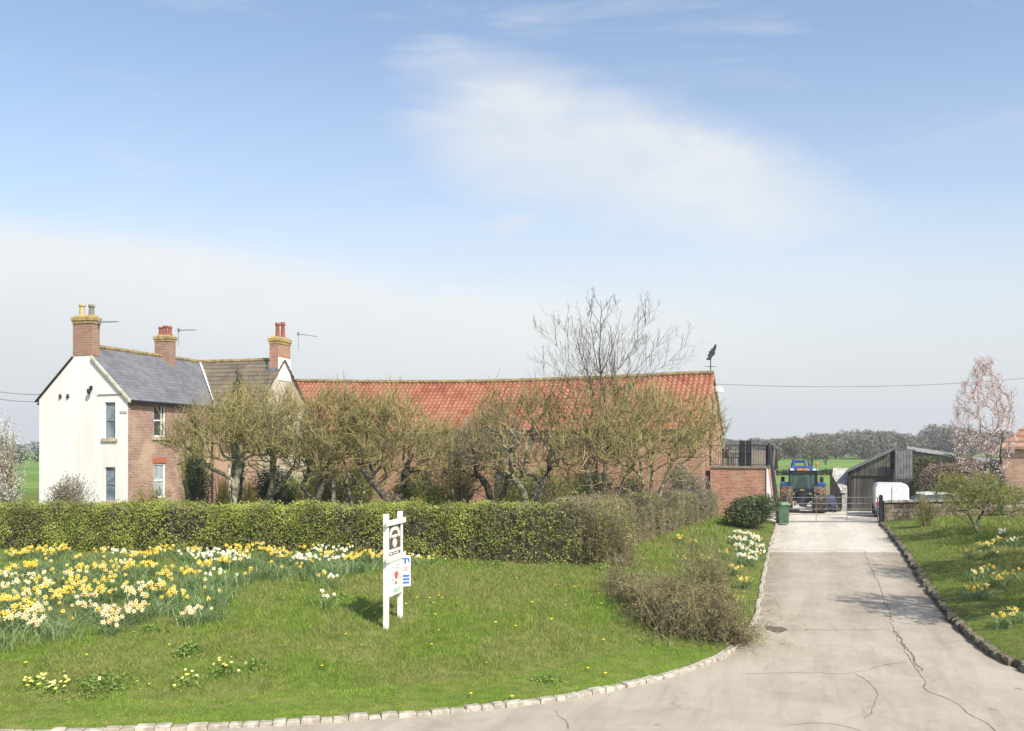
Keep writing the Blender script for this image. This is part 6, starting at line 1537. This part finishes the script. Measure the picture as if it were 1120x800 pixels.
# small flowers and tufts in the grass
M_DAND = plain('dandelion yellow', (.80, .60, .03), .6, .3, .1)
def dmesh():
    m = MB(); m.lathe((0, 0, .07), (0, 0, 1), [(.005, 0), (.032, .012), (.038, .02), (.026, .03), (.004, .034)], 8, 0); m.tube([(0, 0, -.01), (0.005, 0, .072)], .004, 4, 1)
    for i in range(6):
        a = i * 1.05; m.add([(0, 0, .004), (.05 * math.cos(a - .25), .05 * math.sin(a - .25), .03), (.1 * math.cos(a), .1 * math.sin(a), .02), (.05 * math.cos(a + .25), .05 * math.sin(a + .25), .03)], [(0, 1, 2, 3)], 1)
    o = m.build('dandelion', [M_DAND, DLEAF]); me = o.data; bpy.data.objects.remove(o); return me
DM = dmesh(); rg_ = np.random.default_rng(14)
DP = [(456, 655), (470, 655), (480, 652), (484, 655), (474, 660), (548, 627), (565, 633), (608, 640), (612, 640), (628, 643), (632, 641), (655, 650), (658, 661), (654, 665), (656, 673), (582, 660), (603, 679), (542, 682), (564, 686), (476, 673), (500, 660), (516, 680), (472, 706), (660, 701), (643, 732), (662, 738), (700, 700), (532, 725), (515, 760), (560, 764), (480, 690), (30, 752), (44, 748), (70, 735), (72, 741), (150, 745), (163, 748), (28, 727), (95, 717), (185, 706), (253, 719), (298, 650), (286, 652), (330, 647), (310, 655), (268, 640), (352, 730), (378, 694), (410, 671), (395, 705), (520, 640), (590, 648), (444, 662), (670, 640), (618, 662)]
for (px, py) in DP:
    b = hit(px, py, .05, 13, 40); o = bpy.data.objects.new('dandelion', DM); COL.objects.link(o); o.location = b; s_ = rg_.uniform(.5, .95); o.scale = (s_, s_, s_); o.rotation_euler = (0, 0, rg_.uniform(0, 6.28))
    tagm(o, 'small yellow dandelion flower low in the grass of the left bank', 'dandelion', 'dandelions in the grass bank')
def tuft(px, py, rx, h, n, label, seed, leafm=None, flowers=0, fkind='yellow'):
    rg = np.random.default_rng(seed); b = hit(px, py, 0, 13, 40); t = thing('weed_tuft', label, 'weeds', b)
    A = rg.normal(size=(n, 3)) * np.array([rx * .45, rx * .45, 0]); A[:, 2] = gz(b[0] + A[:, 0], b[1] + A[:, 1]) - b[2] + h * rg.uniform(.1, .8, n) * np.exp(-(A[:, :2] ** 2).sum(1) / (rx * rx))
    V, F = leaf_quads(A + b, .075, rg, .9, .4); arrays_mesh('leaves', V, F, [leafm or BUDG], parent=t)
    if flowers:
        m = MB()
        for i in range(flowers):
            a = rg.normal(size=2) * rx * .5; z = float(gz(np.array([b[0] + a[0]]), np.array([b[1] + a[1]]))[0]) + h * .8; m.lathe((b[0] + a[0], b[1] + a[1], z), (rg.normal() * .3, -.4, 1), [(.004, 0), (.024, .008), (.03, .012), (.01, .016)], 6)
        m.build('flowers', PET[fkind], parent=t)
WD = leafy('weed leaves', [(.08, .14, .03), (.20, .29, .055), (.30, .38, .10)], .5, 1.5, .25)
tuft(207, 716, .3, .3, 420, 'dark green leafy weed tuft alone in the middle of the left bank', 1, WD)
tuft(243, 738, .28, .22, 300, 'weed tuft with a few yellow flowers right of the lone leafy tuft', 2, WD, 8); tuft(280, 731, .3, .2, 280, 'pale weed tuft lying right of the flowering tuft', 3, WD)
tuft(38, 750, .25, .16, 220, 'primrose tuft with yellow flowers at the foot of the left bank', 4, WD, 12); tuft(58, 756, .22, .16, 220, 'primrose tuft with yellow flowers, right of the other at the bank foot', 5, WD, 12)
tuft(110, 752, .6, .2, 700, 'long low weed patch at the foot of the left bank', 6, WD, 3); tuft(205, 748, .32, .15, 260, 'flat weed tuft with yellow flowers at the bank foot below the lone tuft', 7, WD, 7)
tuft(165, 690, .35, .14, 300, 'low weed patch under the peach daffodils', 8, WD); tuft(375, 655, .22, .2, 180, 'small weed tuft left of the sign shadow', 9, WD)
tuft(470, 618, .5, .25, 420, 'leafy weeds at the foot of the hedge right of the sign', 10, WD, 3); tuft(540, 620, .5, .25, 420, 'leafy weeds at the foot of the hedge near the middle', 11, WD); tuft(660, 625, .5, .3, 420, 'nettle patch at the foot of the hedge corner', 12, WD); tuft(596, 745, .3, .14, 250, 'low weeds near the pale kerb in the middle', 13, WD)

# ------------------------------------------------------------------ distance: woodland, field trees, far hedges and farms
def mass(name, label, cat, spec, seed, q, size, mat, trunkm, asp=.38):
    rg = np.random.default_rng(seed); Vs = []; Fs = []; Ms = []; o = 0
    for (x, y, r_, h) in spec:
        g = gz1(x, y); c = np.array([x, y, g + h * .55]); d = rg.normal(size=(q, 3)); d /= np.linalg.norm(d, axis=1, keepdims=True)
        lob = 1 + .2 * np.sin(d[:, 0] * 5 + x) * np.sin(d[:, 2] * 4 + y)
        C = c + d * (rg.uniform(.3, 1, (q, 1)) ** .5) * np.array([r_, r_, h * .46]) * lob[:, None]
        V, F = leaf_quads(C, size, rg, .0, asp); Vs.append(V); Fs.append(F + o); Ms.append(np.zeros(len(F), int)); o += len(V)
        V, F = seg_tubes(np.array([[x, y, g - .2]]), np.array([[x, y, g + h * .7]]), np.array([.22]), np.array([.08]), np.array([[0, 0, 1.]]), np.array([[0, 0, 1.]]), 6)
        Vs.append(V); Fs.append(F + o); Ms.append(np.ones(len(F), int)); o += len(V)
    return tagm(arrays_mesh(name, np.vstack(Vs), np.vstack(Fs), [mat, trunkm], np.concatenate(Ms)), label, cat, kind='stuff')
rg_ = np.random.default_rng(17); sp = []
for i in range(230):
    x = rg_.uniform(20, 330); y = rg_.uniform(255, 330); px = 560 + x / y * 1000
    hgt = np.interp(px, [640, 845, 880, 925, 965, 1000, 1018, 1050, 1100, 1300, 1700], [5, 5.8, 7.2, 8.3, 8.8, 7.2, 10.4, 9.8, 8.2, 9, 9]) * rg_.uniform(.9, 1.02) * (y / 290)
    sp.append((x, y, rg_.uniform(3.5, 5.5), hgt))
mass('woodland', 'grey brown bare woodland along the horizon beyond the fields', 'woodland', sp, 18, 900, 1.3, WOOD, BARKD, .2)
sp = [(rg_.uniform(-420, -60), rg_.uniform(380, 520), rg_.uniform(4, 8), rg_.uniform(3.5, 6)) for _ in range(110)]
mass('far_treeline', 'low hazy line of trees on the flat horizon at the left', 'treeline', sp, 19, 110, 2.4, leafy('hazy trees', [(.16, .17, .13), (.24, .25, .2)], .95, .05, 0), BARKD)
sp = [(x, 190 + rg_.normal() * 4, 2.0, 2.6) for x in np.arange(-260, -70, 3.2)]
mass('far_hedgerow', 'dark hedgerow across the fields at the left edge', 'hedgerow', sp, 20, 90, .8, YEW, BARKD)
for i, (px, D, wpx, ytop, lab) in enumerate(((846, 165, 24, 489, 'bare field tree right beside the outbuilding roof'), (868, 170, 30, 479, 'bare rounded field tree behind the tractor cab'), (888, 178, 30, 478, 'wide bare field tree right of the tractor cab'), (903, 190, 22, 483, 'smaller bare field tree towards the dark shed'))):
    x = X(px, D); g = gz1(x, D); b = np.array([x, D, g]); r_ = wpx * D / 2000; zt_ = Z(ytop, D); rg_ = np.random.default_rng(120 + i)
    make_tree(lab, 'tree', 'field_tree', tuple(b), [[b, b + [0, 0, 1.2], b + [.1, 0, 2.0]]], crown_targets(rg_, (x, D, 0), r_, r_, g + 1.0, zt_, 200, .2), (BARKD, leafy('field twigs', [(.10, .08, .055), (.17, .14, .10)], .95, .5, 0) if 'field twigs' not in MATS else MATS['field twigs']), WOOD, 1500, .32, 120 + i, 'bare trees in the field beyond the yard', (300, .4, 1.2), .22, r0=.035, sr=.03, split=.07, jitter=.2)
for i, (px, D, w_, h_, wall_, lab) in enumerate(((31, 620, 9, 5.4, M_render, 'tiny white farmhouse far off on the left horizon'), (20, 640, 14, 4.6, M_FIBRE, 'tiny pale farm shed far off at the left edge'), (38, 640, 7, 5.0, BR_BARN, 'tiny brick house far off beside the white gable'))):
    F_ = frame(X(px, D), D, 8, .75); t_ = thing('far_house', lab, 'house', F_(0, 0, 0)); m = MB(); m.box(F_, -w_ / 2, w_ / 2, 0, 6, 0, h_ * .6); m.add([F_(-w_ / 2, 0, h_ * .6), F_(-w_ / 2, 6, h_ * .6), F_(-w_ / 2, 3, h_ * .97), F_(w_ / 2, 0, h_ * .6), F_(w_ / 2, 6, h_ * .6), F_(w_ / 2, 3, h_ * .97)], [(0, 1, 2), (3, 5, 4)]); m.build('walls', wall_, parent=t_)
    m = MB(); m.slab([F_(-w_ / 2 - .2, -.3, h_ * .58), F_(w_ / 2 + .2, -.3, h_ * .58), F_(w_ / 2 + .2, 3, h_), F_(-w_ / 2 - .2, 3, h_)], (0, 0, 1), .15); m.slab([F_(w_ / 2 + .2, 6.3, h_ * .58), F_(-w_ / 2 - .2, 6.3, h_ * .58), F_(-w_ / 2 - .2, 3, h_), F_(w_ / 2 + .2, 3, h_)], (0, 0, 1), .15); m.build('roof', M_SHEET if i else BROWNT, parent=t_)
# ------------------------------------------------------------------ camera
cam = bpy.data.cameras.new('camera'); co = bpy.data.objects.new('camera', cam); COL.objects.link(co)
co.location = (0, 0, EYE); co.rotation_euler = (R(90), 0, 0)
cam.sensor_width = 36; cam.lens = 36 * 1000 / 1120; cam.shift_y = (HZ - 400) / 1120
cam.clip_start = .1; cam.clip_end = 9000
scene.camera = co
# ------------------------------------------------------------------ sun and sky
SUN = np.array([.56, -.83]); SUN /= np.linalg.norm(SUN); EL = 44.0
sd = Vector((SUN[0] * math.cos(R(EL)), SUN[1] * math.cos(R(EL)), math.sin(R(EL))))
sl = bpy.data.lights.new('sun', 'SUN'); sl.energy = 4.4; sl.angle = R(.55); sl.color = (1, .95, .87)
so = bpy.data.objects.new('sun', sl); COL.objects.link(so); so.rotation_euler = sd.to_track_quat('Z', 'Y').to_euler()
w = bpy.data.worlds.new('World'); scene.world = w; w.use_nodes = True
t = NT(w.node_tree); bg = t.n['Background']
sky = t.new('ShaderNodeTexSky'); sky.sky_type = 'NISHITA'; sky.sun_disc = False
sky.sun_elevation = R(EL); sky.sun_rotation = math.atan2(SUN[0], SUN[1]); sky.air_density = 1.0; sky.dust_density = 1.2; sky.ozone_density = 1.2
SKYS = .14
co_ = t.new('ShaderNodeTexCoord').outputs['Generated']; sx = t.new('ShaderNodeSeparateXYZ'); t.l.new(co_, sx.inputs[0])
yy = t.math('MAXIMUM', sx.outputs[1], .08)
U = t.math('DIVIDE', sx.outputs[0], yy); Vv = t.math('DIVIDE', sx.outputs[2], yy)
cv = t.new('ShaderNodeCombineXYZ'); t.l.new(U, cv.inputs[0]); t.l.new(Vv, cv.inputs[1]); uvv = cv.outputs[0]
N1 = t.math('SUBTRACT', t.noise(t.scale(uvv, 2.2, 6, 1), 1, 7, .55, .6), .5)
N2 = t.math('SUBTRACT', t.noise(t.scale(uvv, 5, 9, 1), 1, 7, .6, .5), .5)
N3 = t.noise(t.scale(uvv, 1.1, 2.6, 1), 1, 4, .5)
# fibres drawn out along the wind
wd = t.new('ShaderNodeMapping'); wd.inputs['Rotation'].default_value = (0, 0, .22); wd.inputs['Scale'].default_value = (2.4, 13, 1); t.l.new(uvv, wd.inputs['Vector'])
FB = t.math('SUBTRACT', t.noise(wd.outputs[0], 1, 8, .62, .9), .5)
PU = t.math('SUBTRACT', t.noise(t.scale(uvv, 7, 12, 1), 1, 8, .65, .4), .5)
# lower bank: its upper edge falls from left to right
edge = t.math('ADD', t.math('MULTIPLY', t.ss(U, -.62, .1), -.088), .282)
dA = t.math('SUBTRACT', t.math('ADD', edge, t.math('ADD', t.math('MULTIPLY', N1, .05), t.math('MULTIPLY', FB, .03))), Vv)
A = t.math('MULTIPLY', t.ss(dA, -.015, .06), t.math('SUBTRACT', 1.0, t.math('MULTIPLY', t.ss(U, .1, .5), .35)))
band = t.math('MULTIPLY', t.math('MULTIPLY', t.ss(dA, -.01, .05), t.math('SUBTRACT', 1.0, t.ss(dA, .05, .19))), t.math('SUBTRACT', 1.0, t.ss(U, .05, .5)))
band = t.math('MULTIPLY', band, t.math('ADD', .8, t.math('MULTIPLY', PU, 1.2)), clamp=True)
# upper streak: a crisp upper edge that falls to the right, a soft lower side
top_ = t.math('SUBTRACT', .455, t.math('MULTIPLY', U, .25))
dT = t.math('SUBTRACT', t.math('ADD', top_, t.math('ADD', t.math('MULTIPLY', N1, .09), t.math('ADD', t.math('MULTIPLY', FB, .05), t.math('MULTIPLY', PU, .03)))), Vv)
dB = t.math('ADD', dT, t.math('ADD', t.math('MULTIPLY', N1, .08), t.math('MULTIPLY', FB, .10)))
Bm = t.math('MULTIPLY', t.ss(dT, -.01, .085), t.math('SUBTRACT', 1.0, t.ss(dB, .09, .34)))
Bm = t.math('MULTIPLY', Bm, t.math('MULTIPLY', t.ss(t.math('ADD', U, t.math('MULTIPLY', t.math('ADD', N1, FB), .22)), -.20, .0), t.math('SUBTRACT', 1.0, t.ss(t.math('ADD', U, t.math('MULTIPLY', t.math('ADD', N2, FB), .16)), .26, .54))))
Bm = t.math('MULTIPLY', Bm, t.math('ADD', t.math('ADD', .80, t.math('MULTIPLY', PU, .7)), t.math('MULTIPLY', FB, .3)), clamp=True)
# thin veils here and there
vl = t.math('MULTIPLY', t.ss(t.math('ADD', FB, t.math('MULTIPLY', N1, .6)), .02, .32), .38)
low = t.math('SUBTRACT', 1.0, t.ss(Vv, .06, .40))
fac = t.math('MAXIMUM', t.math('MAXIMUM', t.math('MULTIPLY', A, .95), t.math('MULTIPLY', Bm, .95)), t.math('MULTIPLY', low, .95))
fac = t.math('MAXIMUM', fac, t.math('ADD', vl, t.math('ADD', .06, t.math('MULTIPLY', t.math('SUBTRACT', 1.0, t.ss(Vv, .16, .5)), .30))))
fac = t.math('MULTIPLY', fac, t.ss(sx.outputs[1], -.1, .15))
skyc = t.new('ShaderNodeVectorMath', operation='SCALE'); t.l.new(sky.outputs[0], skyc.inputs[0]); skyc.inputs[3].default_value = SKYS
skyt = t.mix(1.0, skyc.outputs[0], (.99, .985, .99), 'MULTIPLY')
ccol = t.mix(t.ss(Vv, .05, .27), (.51, .53, .535), (.555, .57, .578))
ccol = t.mix(t.math('MULTIPLY', t.ss(N1, -.2, .25), .3), ccol, (.58, .59, .585))
ccol = t.mix(t.math('MAXIMUM', band, t.math('MULTIPLY', Bm, .95)), ccol, (.625, .63, .615))
t.l.new(t.mix(fac, skyt, ccol), bg.inputs[0]); bg.inputs[1].default_value = 1.0
vs_ = scene.view_settings
vs_.view_transform = 'Standard'; vs_.look = 'None'; vs_.exposure = .58; vs_.gamma = 1; vs_.use_curve_mapping = False
scene.cycles.use_denoising = True
scene.cycles.max_bounces = 5; scene.cycles.transparent_max_bounces = 6
scene.render.film_transparent = False

# ------------------------------------------------------------------ air that pales the far wood
m = MB(); m.box(WF, -900, 900, -80, 900, -1.2, 40); hz_ = m.build('haze', [])
hm = bpy.data.materials.new('haze'); hm.use_nodes = True; hn = hm.node_tree; hn.nodes.clear()
pv = hn.nodes.new('ShaderNodeVolumePrincipled'); pv.inputs['Color'].default_value = (.86, .90, .95, 1); pv.inputs['Density'].default_value = .0006; pv.inputs['Anisotropy'].default_value = .2
ho = hn.nodes.new('ShaderNodeOutputMaterial'); hn.links.new(pv.outputs[0], ho.inputs['Volume']); hz_.data.materials.append(hm)
tagm(hz_, 'pale haze', None, None, 'stuff')
